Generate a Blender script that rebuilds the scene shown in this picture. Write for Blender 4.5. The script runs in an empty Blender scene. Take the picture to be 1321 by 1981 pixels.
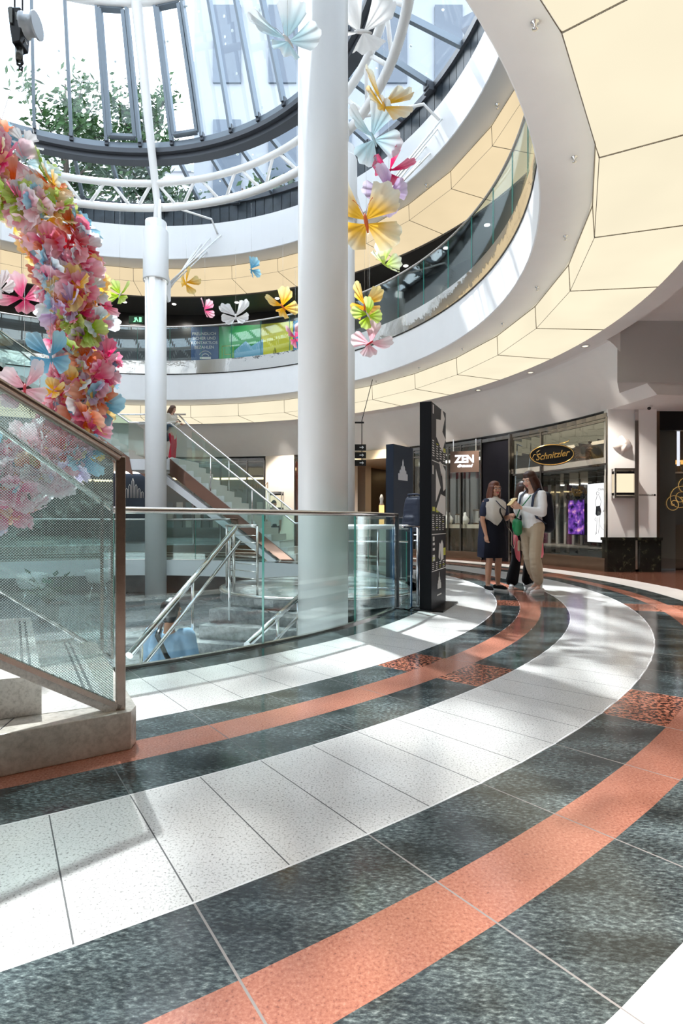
WORLD_S, SUN_S, EXPO = 3.0, 9, 0.60
import bpy, bmesh, math, random
from math import sin, cos, pi, radians, hypot, atan2, sqrt
from mathutils import Vector, Matrix, Euler, Quaternion
random.seed(7)
SC = bpy.context.scene
COL = SC.collection
F, U0, VH = 1104.82, 660.5, 1010.89
CX, CY = -5.305, 9.037

def at(u, v, Y):
    return Vector(((u-U0)*Y/F, Y, 1+(VH-v)*Y/F))
def pol(r, deg, z=0.0):
    a = radians(deg)
    return Vector((CX+r*cos(a), CY+r*sin(a), z))

# ------------------------------------------------------------ tagging
def tag(o, label=None, cat=None, group=None, kind=None):
    if label: o['label'] = label
    if cat: o['category'] = cat
    if group: o['group'] = group
    if kind: o['kind'] = kind
    return o
def empty(name, loc=(0, 0, 0), rz=0, label=None, cat=None, group=None, kind=None):
    o = bpy.data.objects.new(name, None); COL.objects.link(o)
    o.location = loc; o.rotation_euler = (0, 0, rz)
    o.empty_display_size = 0.1
    return tag(o, label, cat, group, kind)
def kids(o):
    return list(o.children)
def copy_tree(o, parent=None):
    c = o.copy(); COL.objects.link(c)
    if parent is not None: c.parent = parent
    for ch in kids(o): copy_tree(ch, c)
    return c

# ------------------------------------------------------------ materials
MATS = {}
def nodes_of(name):
    m = bpy.data.materials.new(name); m.use_nodes = True
    nt = m.node_tree; nt.nodes.clear()
    out = nt.nodes.new('ShaderNodeOutputMaterial')
    return m, nt, out
def pbr(name, col, rough=0.5, metal=0.0, spec=None, noise=None, bump=0.0, bscale=40.0, emis=None, estr=0.0, coat=0.0, trans=0.0):
    if name in MATS: return MATS[name]
    m, nt, out = nodes_of(name)
    b = nt.nodes.new('ShaderNodeBsdfPrincipled')
    nt.links.new(b.outputs[0], out.inputs[0])
    b.inputs['Base Color'].default_value = (*col, 1)
    b.inputs['Roughness'].default_value = rough
    b.inputs['Metallic'].default_value = metal
    if spec is None: spec = .12 if (max(col) < .04 and rough > .5) else .5
    b.inputs['Specular IOR Level'].default_value = spec
    if coat: b.inputs['Coat Weight'].default_value = coat
    if emis:
        b.inputs['Emission Color'].default_value = (*emis, 1)
        b.inputs['Emission Strength'].default_value = estr
    tc = nt.nodes.new('ShaderNodeTexCoord')
    n = nt.nodes.new('ShaderNodeTexNoise'); n.inputs['Scale'].default_value = bscale if not noise else noise[0]
    n.inputs['Detail'].default_value = 4
    nt.links.new(tc.outputs['Object'], n.inputs['Vector'])
    if noise:
        amt = noise[1]
        mx = nt.nodes.new('ShaderNodeMix'); mx.data_type = 'RGBA'; mx.blend_type = 'MULTIPLY'
        mx.inputs[0].default_value = 1.0
        mr = nt.nodes.new('ShaderNodeMapRange'); mr.inputs['From Min'].default_value = .3; mr.inputs['From Max'].default_value = .7
        mr.inputs['To Min'].default_value = 1-amt; mr.inputs['To Max'].default_value = 1.0
        nt.links.new(n.outputs[0], mr.inputs[0])
        mx.inputs[6].default_value = (*col, 1)
        nt.links.new(mr.outputs[0], mx.inputs[7])
        nt.links.new(mx.outputs[2], b.inputs['Base Color'])
    if bump:
        n2 = nt.nodes.new('ShaderNodeTexNoise'); n2.inputs['Scale'].default_value = bscale; n2.inputs['Detail'].default_value = 3
        nt.links.new(tc.outputs['Object'], n2.inputs['Vector'])
        bp = nt.nodes.new('ShaderNodeBump'); bp.inputs['Strength'].default_value = bump; bp.inputs['Distance'].default_value = 0.01
        nt.links.new(n2.outputs[0], bp.inputs['Height']); nt.links.new(bp.outputs[0], b.inputs['Normal'])
    MATS[name] = m
    return m
def emit(name, col, s):
    if name in MATS: return MATS[name]
    m, nt, out = nodes_of(name)
    e = nt.nodes.new('ShaderNodeEmission'); e.inputs[0].default_value = (*col, 1); e.inputs[1].default_value = s
    nt.links.new(e.outputs[0], out.inputs[0]); MATS[name] = m
    return m
def luminous(name, col, s):
    # back-lit stretched membrane: brightness of the lamps behind varies softly
    m, nt, out = nodes_of(name)
    tc = nt.nodes.new('ShaderNodeTexCoord'); n = nt.nodes.new('ShaderNodeTexNoise'); n.inputs['Scale'].default_value = .9
    nt.links.new(tc.outputs['Object'], n.inputs['Vector'])
    mr = nt.nodes.new('ShaderNodeMapRange'); mr.inputs['To Min'].default_value = s*.88; mr.inputs['To Max'].default_value = s*1.1
    nt.links.new(n.outputs[0], mr.inputs[0])
    e = nt.nodes.new('ShaderNodeEmission'); e.inputs[0].default_value = (*col, 1)
    nt.links.new(mr.outputs[0], e.inputs[1]); nt.links.new(e.outputs[0], out.inputs[0]); MATS[name] = m
    return m
def glass(name, tint=(.93, .97, .96), refl=1.0, base=.05, dots=None, drops=False):
    m, nt, out = nodes_of(name)
    L = nt.links
    tr = nt.nodes.new('ShaderNodeBsdfTransparent'); tr.inputs[0].default_value = (*tint, 1)
    gl = nt.nodes.new('ShaderNodeBsdfGlossy'); gl.inputs['Roughness'].default_value = 0.0
    gl.inputs[0].default_value = (.95, 1, .98, 1)
    lw = nt.nodes.new('ShaderNodeLayerWeight'); lw.inputs[0].default_value = .5
    pw = nt.nodes.new('ShaderNodeMath'); pw.operation = 'POWER'; pw.inputs[1].default_value = 4.0
    L.new(lw.outputs['Facing'], pw.inputs[0])
    ma = nt.nodes.new('ShaderNodeMath'); ma.operation = 'MULTIPLY_ADD'; ma.inputs[1].default_value = .8*refl; ma.inputs[2].default_value = base
    ma.use_clamp = True
    L.new(pw.outputs[0], ma.inputs[0])
    mx = nt.nodes.new('ShaderNodeMixShader'); L.new(ma.outputs[0], mx.inputs[0]); L.new(tr.outputs[0], mx.inputs[1]); L.new(gl.outputs[0], mx.inputs[2])
    last = mx
    if dots or drops:
        tc = nt.nodes.new('ShaderNodeTexCoord')
        vo = nt.nodes.new('ShaderNodeTexVoronoi'); vo.inputs['Randomness'].default_value = 0.0 if dots else 1.0
        vo.inputs['Scale'].default_value = dots if dots else 2.6
        if dots: vo.voronoi_dimensions = '2D'
        L.new(tc.outputs['UV' if dots else 'Object'], vo.inputs['Vector'])
        lt = nt.nodes.new('ShaderNodeMath'); lt.operation = 'LESS_THAN'; lt.inputs[1].default_value = .31 if dots else .085
        L.new(vo.outputs['Distance'], lt.inputs[0])
        df = nt.nodes.new('ShaderNodeBsdfDiffuse'); df.inputs[0].default_value = (.40, .45, .45, 1) if dots else (.3, .34, .38, 1)
        tl = nt.nodes.new('ShaderNodeBsdfTranslucent'); tl.inputs[0].default_value = (.4, .45, .45, 1)
        m2 = nt.nodes.new('ShaderNodeMixShader'); L.new(df.outputs[0], m2.inputs[1]); L.new(tl.outputs[0], m2.inputs[2])
        m3 = nt.nodes.new('ShaderNodeMixShader'); L.new(lt.outputs[0], m3.inputs[0]); L.new(mx.outputs[0], m3.inputs[1]); L.new(m2.outputs[0], m3.inputs[2])
        last = m3
    L.new(last.outputs[0], out.inputs[0])
    MATS[name] = m
    return m
def stone(name, cols, scale, rough=.16, stretch=None, detail=6, mid=None, bump=0.0):
    """speckled polished stone: noise through a colour ramp; cols = [(pos, rgb)...]"""
    m, nt, out = nodes_of(name); L = nt.links
    b = nt.nodes.new('ShaderNodeBsdfPrincipled'); L.new(b.outputs[0], out.inputs[0])
    tc = nt.nodes.new('ShaderNodeTexCoord'); mp = nt.nodes.new('ShaderNodeMapping'); L.new(tc.outputs['Object'], mp.inputs[0])
    if stretch: mp.inputs['Scale'].default_value = stretch[0]; mp.inputs['Rotation'].default_value = (0, 0, stretch[1])
    n = nt.nodes.new('ShaderNodeTexNoise'); n.inputs['Scale'].default_value = scale; n.inputs['Detail'].default_value = detail; n.inputs['Roughness'].default_value = .7
    L.new(mp.outputs[0], n.inputs['Vector'])
    cr = nt.nodes.new('ShaderNodeValToRGB'); el = cr.color_ramp.elements
    el[0].position = cols[0][0]; el[0].color = (*cols[0][1], 1)
    el[1].position = cols[-1][0]; el[1].color = (*cols[-1][1], 1)
    for p, c in cols[1:-1]:
        e = el.new(p); e.color = (*c, 1)
    L.new(n.outputs[0], cr.inputs[0])
    src = cr.outputs[0]
    if mid:   # a second, broader variation
        n2 = nt.nodes.new('ShaderNodeTexNoise'); n2.inputs['Scale'].default_value = mid[0]; n2.inputs['Detail'].default_value = 3
        L.new(mp.outputs[0], n2.inputs['Vector'])
        mr = nt.nodes.new('ShaderNodeMapRange'); mr.inputs['From Min'].default_value = .35; mr.inputs['From Max'].default_value = .65
        mr.inputs['To Min'].default_value = 1-mid[1]; mr.inputs['To Max'].default_value = 1+mid[1]*.6
        L.new(n2.outputs[0], mr.inputs[0])
        mx = nt.nodes.new('ShaderNodeMix'); mx.data_type = 'RGBA'; mx.blend_type = 'MULTIPLY'; mx.inputs[0].default_value = 1
        L.new(src, mx.inputs[6]); L.new(mr.outputs[0], mx.inputs[7]); src = mx.outputs[2]
    L.new(src, b.inputs['Base Color'])
    b.inputs['Roughness'].default_value = rough; b.inputs['Specular IOR Level'].default_value = .5
    MATS[name] = m
    return m

WHITE = pbr('white_plaster', (.87, .865, .86), .55, noise=(3, .03))
FASCIA = pbr('fascia_paint', (.75, .755, .765), .35, noise=(2, .02))
COLW = pbr('column_paint', (.80, .80, .79), .4, noise=(1.5, .03))
TRUSS = pbr('steel_white', (.8, .79, .77), .4)
DARKM = pbr('dark_steel', (.06, .065, .075), .4, .3)
MULL = pbr('mullion_grey', (.17, .2, .23), .4, .5)
STEEL = pbr('brushed_steel', (.62, .59, .56), .22, 1.0, noise=(30, .12))
CHROME = pbr('chrome', (.75, .75, .76), .08, 1.0)
BLACK = pbr('black_satin', (.004, .004, .005), .3, spec=.3)
SLATE = pbr('slate_cladding', (.035, .045, .055), .35, noise=(6, .5))
NAVY = pbr('navy_panel', (.018, .03, .055), .35)
JOINT = pbr('joint_dark', (.07, .07, .07), .6)
JOINTL = pbr('joint_pale', (.22, .20, .19), .6)
GLASS = glass('balustrade_glass', (.88, .955, .945), 1.0, .06)
GLEDGE = pbr('glass_edge', (.1, .45, .38), .15)
SHOPG = glass('shop_glass', (.95, .97, .97), 1.0, .07)
GLDK = glass('upper_glass', (.86, .92, .92), .6, .055)
FRIT = glass('dotted_glass', (.86, .95, .94), .7, .06, dots=125.0)
SKYG = glass('skylight_glass', (.93, .97, 1), .35, .02, drops=True)
MIRROR = pbr('polished_metal', (.72, .70, .66), .04, 1.0, bump=.35, bscale=3.0)
COPPER = pbr('brown_mirror', (.33, .2, .16), .06, 1.0, bump=.2, bscale=2.0)
LUM1 = luminous('luminous_membrane', (1.0, .90, .67), .67)
LUM2 = luminous('luminous_membrane_upper', (1.0, .81, .52), .60)
STEPST = stone('step_stone', [(.3, (.45, .43, .40)), (.55, (.72, .70, .66))], 60, .3)
BEIGE = stone('plinth_stone', [(.35, (.5, .47, .41)), (.55, (.66, .62, .55)), (.7, (.72, .69, .62))], 35, .22, mid=(3, .15))

# ------------------------------------------------------------ mesh builder
class MB:
    def __init__(s): s.v = []; s.f = []; s.m = []; s.sm = []; s.uv = None
    def add(s, vs, fs, mi=0, smooth=False):
        b = len(s.v); s.v += [tuple(x) for x in vs]
        for f in fs:
            s.f.append([b+i for i in f]); s.m.append(mi); s.sm.append(smooth)
        return s
    def quad(s, a, b, c, d, mi=0): return s.add([a, b, c, d], [(0, 1, 2, 3)], mi)
    def box(s, c, d, rz=0, mi=0, M=None):
        x, y, z = d[0]/2, d[1]/2, d[2]/2
        R = M or Matrix.Rotation(rz, 3, 'Z')
        vs = [Vector(c)+R @ Vector((sx*x, sy*y, sz*z)) for sz in (-1, 1) for sx, sy in ((-1, -1), (1, -1), (1, 1), (-1, 1))]
        return s.add(vs, [(3, 2, 1, 0), (4, 5, 6, 7), (0, 1, 5, 4), (1, 2, 6, 5), (2, 3, 7, 6), (3, 0, 4, 7)], mi)
    def beam(s, p, q, w, h, mi=0, up=(0, 0, 1)):
        p, q = Vector(p), Vector(q); d = (q-p); L = d.length; d.normalize()
        u = Vector(up); sd = d.cross(u)
        if sd.length < 1e-4: sd = d.cross(Vector((1, 0, 0)))
        sd.normalize(); u = sd.cross(d)
        M = Matrix((d, sd, u)).transposed()
        return s.box((p+q)/2, (L, w, h), M=M, mi=mi)
    def tube(s, pts, r, n=10, mi=0, closed=False, caps=True, r2=None):
        pts = [Vector(p) for p in pts]; N = len(pts); rings = []
        prev = None
        for i, p in enumerate(pts):
            if closed: t = pts[(i+1) % N]-pts[i-1]
            else: t = pts[min(i+1, N-1)]-pts[max(i-1, 0)]
            if t.length < 1e-9: t = Vector((0, 0, 1))
            t.normalize()
            if prev is None:
                a = Vector((0, 0, 1)) if abs(t.z) < .9 else Vector((1, 0, 0))
                x = t.cross(a).normalized()
            else:
                x = prev-t*prev.dot(t)
                x.normalize()
            prev = x; y = t.cross(x)
            rr = r[i] if isinstance(r, (list, tuple)) else r
            ry = rr if r2 is None else (r2[i] if isinstance(r2, (list, tuple)) else r2)
            rings.append([p+x*cos(2*pi*k/n)*rr+y*sin(2*pi*k/n)*ry for k in range(n)])
        vs = [q for ring in rings for q in ring]; fs = []
        M_ = N if closed else N-1
        for i in range(M_):
            a, b = i*n, ((i+1) % N)*n
            for k in range(n):
                k2 = (k+1) % n
                fs.append((a+k, a+k2, b+k2, b+k))
        s.add(vs, fs, mi, True)
        if caps and not closed:
            b = len(s.v)-len(vs)
            s.f.append([b+k for k in range(n)][::-1]); s.m.append(mi); s.sm.append(False)
            s.f.append([b+(N-1)*n+k for k in range(n)]); s.m.append(mi); s.sm.append(False)
        return s
    def lathe(s, prof, c=(0, 0, 0), n=32, mi=0, smooth=True):
        c = Vector(c); vs = []
        for r, z in prof: vs += [c+Vector((r*cos(2*pi*k/n), r*sin(2*pi*k/n), z)) for k in range(n)]
        fs = []
        for i in range(len(prof)-1):
            for k in range(n):
                k2 = (k+1) % n; fs.append((i*n+k, i*n+k2, (i+1)*n+k2, (i+1)*n+k))
        return s.add(vs, fs, mi, smooth)
    def prism(s, poly, z0, z1, mi=0, M=None):
        """extrude an xy polygon from z0 to z1; M maps to world"""
        n = len(poly); M = M or Matrix.Identity(4)
        vs = [M @ Vector((x, y, z0)) for x, y in poly]+[M @ Vector((x, y, z1)) for x, y in poly]
        fs = [tuple(range(n))[::-1], tuple(range(n, 2*n))]+[(i, (i+1) % n, n+(i+1) % n, n+i) for i in range(n)]
        return s.add(vs, fs, mi)
    def arcbox(s, r0, r1, z0, z1, a0, a1, n=60, mi=0, smooth=False):
        """solid ring sector about the atrium axis"""
        vs = []
        for i in range(n+1):
            a = a0+(a1-a0)*i/n
            vs += [pol(r0, a, z0), pol(r1, a, z0), pol(r1, a, z1), pol(r0, a, z1)]
        fs = []
        for i in range(n):
            b = 4*i
            fs += [(b, b+4, b+5, b+1), (b+1, b+5, b+6, b+2), (b+2, b+6, b+7, b+3), (b+3, b+7, b+4, b)]
        s.add(vs, fs, mi, smooth)
        s.add([], [], mi)
        B = len(s.v)-len(vs)
        s.f += [[B, B+1, B+2, B+3], [B+4*n+3, B+4*n+2, B+4*n+1, B+4*n]]; s.m += [mi, mi]; s.sm += [False, False]
        return s
    def arcprof(s, prof, a0, a1, n=60, mi=0, smooth=True, closed=False):
        """sweep an (r, z) profile about the atrium axis"""
        P = len(prof); vs = []
        for i in range(n+1):
            a = a0+(a1-a0)*i/n
            vs += [pol(r, a, z) for r, z in prof]
        fs = []
        for i in range(n):
            for j in range(P if closed else P-1):
                j2 = (j+1) % P
                fs.append((i*P+j, (i+1)*P+j, (i+1)*P+j2, i*P+j2))
        return s.add(vs, fs, mi, smooth)
    def build(s, name, mats, parent=None, loc=None, label=None, cat=None, group=None, kind=None, bevel=0.0, recalc=True, origin=None):
        me = bpy.data.meshes.new(name)
        og = Vector(origin) if origin is not None else Vector((0, 0, 0))
        me.from_pydata([tuple(Vector(v)-og) for v in s.v], [], s.f)
        if not isinstance(mats, (list, tuple)): mats = [mats]
        for m in mats: me.materials.append(m)
        me.polygons.foreach_set('material_index', s.m); me.polygons.foreach_set('use_smooth', s.sm)
        if recalc:
            bm = bmesh.new(); bm.from_mesh(me); bmesh.ops.recalc_face_normals(bm, faces=bm.faces); bm.to_mesh(me); bm.free()
        me.update()
        o = bpy.data.objects.new(name, me); COL.objects.link(o)
        if parent is not None: o.parent = parent
        if loc is not None: o.location = loc
        if origin is not None: o.location = og
        if bevel:
            b = o.modifiers.new('bevel', 'BEVEL'); b.width = bevel; b.segments = 2; b.limit_method = 'ANGLE'
        return tag(o, label, cat, group, kind)

def bake(o):
    # evaluate modifiers / text of one object in a scene of its own (fast), return a plain mesh
    ts = bpy.data.scenes.new('bake'); ts.collection.objects.link(o)
    vl = ts.view_layers[0]; vl.update(); dg = vl.depsgraph; dg.update()
    me = bpy.data.meshes.new_from_object(o.evaluated_get(dg))
    ts.collection.objects.unlink(o); bpy.data.scenes.remove(ts)
    return me
def arc_pts(r, z, a0, a1, n):
    return [pol(r, a0+(a1-a0)*i/n, z) for i in range(n+1)]

def text_mesh(name, body, size, mat, parent, M, extrude=.002, shear=0.0, align='CENTER', sx=1.0, label=None, bold=0.0, spacing=1.0):
    cu = bpy.data.curves.new(name, 'FONT'); cu.body = body; cu.size = size; cu.extrude = extrude
    cu.align_x = align; cu.align_y = 'CENTER'; cu.shear = shear; cu.offset = bold; cu.space_character = spacing
    cu.resolution_u = 3
    t = bpy.data.objects.new(name+'_tmp', cu)
    me = bake(t)
    bpy.data.objects.remove(t); bpy.data.curves.remove(cu)
    me.name = name; me.materials.clear(); me.materials.append(mat)
    me.transform(M @ Matrix.Diagonal((sx, 1, 1, 1)))
    o = bpy.data.objects.new(name, me); COL.objects.link(o)
    if parent is not None: o.parent = parent
    if label: o['label'] = label
    return o
def frame_mat(origin, xdir, up=(0, 0, 1)):
    """matrix: local x -> xdir, local y -> up, local z -> outward (x cross up)"""
    x = Vector(xdir).normalized(); y = Vector(up).normalized(); z = x.cross(y)
    M = Matrix((x, y, z)).transposed().to_4x4(); M.translation = Vector(origin)
    return M
# ============================================================ SETTING
W_TER = stone('white_terrazzo', [(.30, (.14, .13, .125)), (.40, (.40, .39, .375)), (.46, (.70, .69, .67)), (.60, (.76, .75, .735)), (.68, (.52, .50, .48))], 120, .14, mid=(2.2, .05))
W_CLR = stone('pale_terrazzo', [(.25, (.45, .44, .42)), (.45, (.80, .79, .78)), (.7, (.85, .84, .83))], 60, .14, mid=(2.2, .04))
D_GRN = stone('dark_green_granite', [(.30, (.012, .016, .018)), (.46, (.036, .046, .05)), (.58, (.10, .125, .125)), (.72, (.32, .36, .35))], 48, .12, stretch=((1, 2.4, 1), .5), mid=(2.6, .6))
SALMN = stone('salmon_granite', [(.32, (.16, .07, .055)), (.42, (.33, .125, .085)), (.55, (.41, .17, .115)), (.68, (.48, .24, .175))], 110, .14, mid=(3.0, .12))
SPECK = stone('red_speckled_granite', [(.40, (.012, .008, .008)), (.47, (.08, .028, .018)), (.53, (.42, .15, .09)), (.65, (.55, .24, .16))], 42, .13, detail=3)
BROWN = stone('brown_granite', [(.35, (.03, .012, .008)), (.5, (.11, .045, .03)), (.65, (.2, .09, .06))], 40, .10)
GREYS = stone('lower_grey_stone', [(.35, (.16, .165, .17)), (.55, (.27, .28, .28)), (.7, (.36, .37, .37))], 12, .16, mid=(1.2, .3))

# floor : concentric stone bands about the atrium axis, split by radial joints
STEP_A = 360/98.0
def joints(mult, base=-53.2, lo=-72.0, hi=56.0, half=.018):
    st = STEP_A*mult; k0 = math.ceil((lo-base)/st); k1 = math.floor((hi-base)/st)
    return [base+k*st for k in range(k0, k1+1)]
def build_floor():
    mb = MB()
    mats = [W_TER, D_GRN, SALMN, SPECK, BROWN, JOINT, W_CLR, JOINTL]
    def cell(r0, r1, a0, a1, mi):
        n = max(1, int((a1-a0)/1.3))
        vs = []
        for i in range(n+1):
            a = a0+(a1-a0)*i/n; vs += [pol(r0, a), pol(r1, a)]
        mb.add(vs, [(2*i, 2*i+1, 2*i+3, 2*i+2) for i in range(n)], mi)
    def band(r0, r1, mi, mult, jm=5, blocks=False, jw=.0022, phase=0.0):
        js = joints(mult, -53.2+phase) if mult else []
        cur = -104.0
        hw = math.degrees(jw/((r0+r1)/2))
        for j in js+[256.0]:
            mid = (cur+j)/2; m = mi
            if blocks:
                t = (mid-(-42.2)) % (7*STEP_A)
                if t < STEP_A and mid < 60: m = 3
            end = j-hw if j < 255 else j
            cell(r0, r1, cur, end, m)
            if j < 255: cell(r0, r1, end, j+hw, jm)
            cur = j+hw
    band(6.37, 6.70, 1, 1, 5)
    band(6.70, 7.485, 0, .7, 5)
    band(7.485, 7.493, 6, 0)
    band(7.493, 7.76, 1, 1, 5, True); band(7.76, 7.985, 2, 2, 5); band(7.985, 8.282, 1, 1, 5, True)
    band(8.282, 8.29, 6, 0)
    band(8.29, 8.992, 0, .5, 5)
    band(8.992, 9.0, 6, 0)
    band(9.0, 9.30, 1, 1, 7, True, .003); band(9.30, 9.505, 2, 1, 7, False, .003); band(9.505, 9.817, 1, 1, 7, True, .003)
    band(9.817, 10.36, 6, .5, 7)
    band(10.36, 15.5, 4, 3, 5)
    band(15.5, 24, 4, 0)
    return mb.build('floor', mats, kind='structure')
build_floor()
# edge of the opening: dark metal channel and slab edge
MB().arcbox(6.335, 6.368, -.42, -.004, -104, 256, 150).build('trim_1', FASCIA, kind='structure')
MB().arcbox(6.34, 6.372, -.02, .004, -55, 44, 90).build('trim_2', STEEL, kind='structure')
# sunken court below
mb = MB(); n = 96
vs = []
pts = [(x, y) for x, y in [(CX+7.9*cos(radians(a)), CY+7.9*sin(radians(a))) for a in range(-20, 201, 4)]]
mb.add([(x, y, -.94) for x, y in pts]+[(x, y, -1.1) for x, y in pts], [tuple(range(len(pts))), tuple(range(len(pts), 2*len(pts)))[::-1]]+[(i, (i+1) % len(pts), len(pts)+(i+1) % len(pts), len(pts)+i) for i in range(len(pts))])
mb.build('floor_lower_court', GREYS, kind='structure')
MB().arcbox(6.9, 7.1, -.94, -.02, 20, 200, 90).build('wall_court', pbr('court_wall', (.22, .23, .23), .25, noise=(2, .4)), kind='structure')
MB().arcbox(6.4, 6.9, -3.3, -3.0, -104, 0, 60).arcbox(6.7, 6.9, -3.3, -.45, -104, -8, 60).build('wall_stairwell', GREYS, kind='structure')

# slabs
def slab(name, z, prof, a0=-104, a1=256):
    mb = MB().arcprof(prof, a0, a1, int((a1-a0)/2), smooth=False, closed=True)
    if a1-a0 < 360:
        for a in (a0, a1): mb.add([pol(r, a, zz) for r, zz in prof], [tuple(range(len(prof)))])
    return mb.build(name, FASCIA if name == 'ceiling_upper' else WHITE, kind='structure')
slab('ceiling', 0, [(7.97, 5.40), (7.97, 4.655), (7.985, 4.64), (8.53, 4.62), (8.55, 4.80), (9.735, 4.80), (9.735, 4.25), (10.08, 4.25), (10.14, 4.235), (10.22, 4.17), (10.35, 4.04), (10.6, 3.77), (10.9, 3.45), (11.05, 3.30), (15.5, 3.27), (15.5, 5.40)], 6.4, 256)
slab('ceiling_right', 0, [(7.97, 5.40), (7.97, 4.655), (7.985, 4.64), (8.53, 4.62), (8.55, 4.80), (9.735, 4.80), (9.735, 4.25), (10.08, 4.25), (10.08, 4.6), (15.5, 4.6), (15.5, 5.40)], -104, 6.4)
slab('ceiling_upper', 0, [(7.97, 9.83), (7.97, 8.855), (7.985, 8.84), (8.53, 8.82), (8.55, 9.0), (9.735, 9.0), (9.735, 8.43), (9.78, 8.43), (11.6, 8.43), (11.6, 9.83)])
MB().arcbox(9.76, 11.5, 8.395, 8.425, -104, 256, 120).build('ceiling_upper_dark', pbr('dark_ceiling', (.09, .08, .075), .6), kind='structure')
MB().arcbox(7.955, 7.975, 5.40, 5.425, -104, 256, 180).build('trim_3', BLACK, kind='structure')
MB().arcbox(7.99, 15.5, 5.402, 5.42, -104, 256, 120).build('floor_upper', GREYS, kind='structure')
MB().arcbox(11.3, 11.6, 5.42, 8.42, -104, 256, 120).build('wall_upper', pbr('upper_wall_dark', (.035, .03, .03), .3, noise=(1.5, .5)), kind='structure')

# roof curb, slate cladding below the skylight
mb = MB()
for k in range(176):
    a = k*360/176
    mb.arcbox(8.05, 8.09, 9.83, 10.42, a+.06, a+360/176-.06, 1, 0)
mb.arcbox(8.09, 8.3, 9.83, 10.42, 0, 360, 120, 1)
mb.build('wall_roof_curb', [SLATE, BLACK], kind='structure')
MB().arcbox(8.3, 12.5, 9.83, 10.3, 0, 360, 90).build('trim_4', pbr('roof_gravel', (.35, .34, .33), .9), kind='structure')

# walls at shop level
def wall_arc(name, a0, a1, r0=11.05, r1=11.4, z1=3.32, mat=WHITE):
    return MB().arcbox(r0, r1, 0, z1, a0, a1, max(2, int(abs(a1-a0)))).build(name, mat, kind='structure')
BEIW = pbr('warm_wall', (.72, .66, .58), .5, noise=(2, .04))
wall_arc('wall_back', 70.5, 76.0, mat=BEIW)
wall_arc('wall_left', 124, 256, mat=WHITE)
wall_arc('wall_behind', -104, 6, 14.5, 14.8, z1=4.6, mat=pbr('behind_shops', (.2, .17, .14), .5))

# bulkhead box over the right-hand shops
bk = MB(); bk.prism([(4.92, 10.19), (10.5, 10.19), (10.5, 14.5), (5.35, 14.5), (5.35, 11.62), (5.62, 11.5)], 3.5, 4.6); bk.build('trim_5', pbr('bulkhead_grey', (.52, .515, .51), .6), kind='structure')

# ============================================================ LUMINOUS CEILING PANELS
SEAM = pbr('membrane_seam', (.30, .26, .2), .6)
def lum_panel(idx, zt, zb, a0, a1, mat, label, group, bot_mat=None):
    r_in, r_t, r_o = 8.57, 8.55, 9.72
    g = .06
    root = empty('backlit_membrane_panel', (0, 0, 0), 0, label, 'ceiling light', group)
    A, B = a0+g, a1-g
    # soffit diffuser (chord inside, arc outside)
    mb = MB(); n = 6
    inn = [pol(r_in, A, 0).lerp(pol(r_in, B, 0), i/n) for i in range(n+1)]
    out = [pol(r_o, A+(B-A)*i/n, 0) for i in range(n+1)]
    z0, z1 = zb, zb+.03
    vs = [Vector((p.x, p.y, z)) for z in (z0, z1) for p in inn+out]
    N = 2*(n+1); fs = []
    for i in range(n):
        fs += [(i, i+1, n+2+i, n+1+i), (N+i, N+n+1+i, N+n+2+i, N+i+1)]
        fs += [(i, N+i, N+i+1, i+1), (n+1+i, n+2+i, N+n+2+i, N+n+1+i)]
    fs += [(0, n+1, N+n+1, N), (n, N+n, N+2*n+1, 2*n+1)]
    mb.add(vs, fs); mb.build('soffit_diffuser', mat, root)
    # riser diffuser
    p0, p1 = pol(r_t, A), pol(r_t, B)
    m2 = MB(); q0, q1 = pol(r_in, A), pol(r_in, B); o0, o1 = pol(r_in+.03, A), pol(r_in+.03, B)
    def Z(p, z): return Vector((p.x, p.y, z))
    vs = [Z(q0, zb), Z(q1, zb), Z(p1, zt), Z(p0, zt), Z(o0, zb+.031), Z(o1, zb+.031), Z(o1, zt), Z(o0, zt)]
    m2.add(vs, [(0, 1, 2, 3), (5, 4, 7, 6), (1, 0, 4, 5), (3, 2, 6, 7), (0, 3, 7, 4), (2, 1, 5, 6)])
    m2.build('riser_diffuser', mat, root)
    # seam frame
    m3 = MB(); rad = .006
    m3.tube([Z(pol(r_in-.004, a0), zb-.004), Z(pol(r_o, a0), zb-.004)], rad, 6)
    m3.tube([Z(pol(r_in-.004, a0), zb-.004), Z(pol(r_t-.004, a0), zt)], rad, 6)
    m3.tube([Z(pol(r_in-.004, a0), zb-.004), Z(pol(r_in-.004, a1), zb-.004)], rad*.6, 6)
    m3.tube([Z(pol(r_t-.004, a0), zt-.003), Z(pol(r_t-.004, a1), zt-.003)], rad*1.2, 6)
    m3.build('seam', SEAM, root)
    b = pol(9.1, (a0+a1)/2, zb)
    settle(root, b)
    return root
def settle(root, base):
    base = Vector(base); root.location = base
    for ch in root.children: ch.matrix_parent_inverse = Matrix.Translation(-base)
def where(a):
    if a < -20: return 'over the near floor at the right edge'
    if a < 20: return 'above the right-hand shopfronts'
    if a < 60: return 'above the passage and information totems'
    return 'above the far staircase and shops'
PA = 360/35.0
for k in range(35):
    a = -37.9+k*PA
    if a > 215: break
    lum_panel(k, 4.605, 4.24, a, a+PA, LUM1, 'cream backlit ground floor ceiling panel '+where(a), 'luminous panels of the ground floor ceiling '+where(a))
for k in range(-3, 0):
    a = -37.9+k*PA
    lum_panel(k, 4.605, 4.24, a, a+PA, LUM1, 'cream backlit ground floor ceiling panel '+where(a), 'luminous panels of the ground floor ceiling '+where(a))
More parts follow.
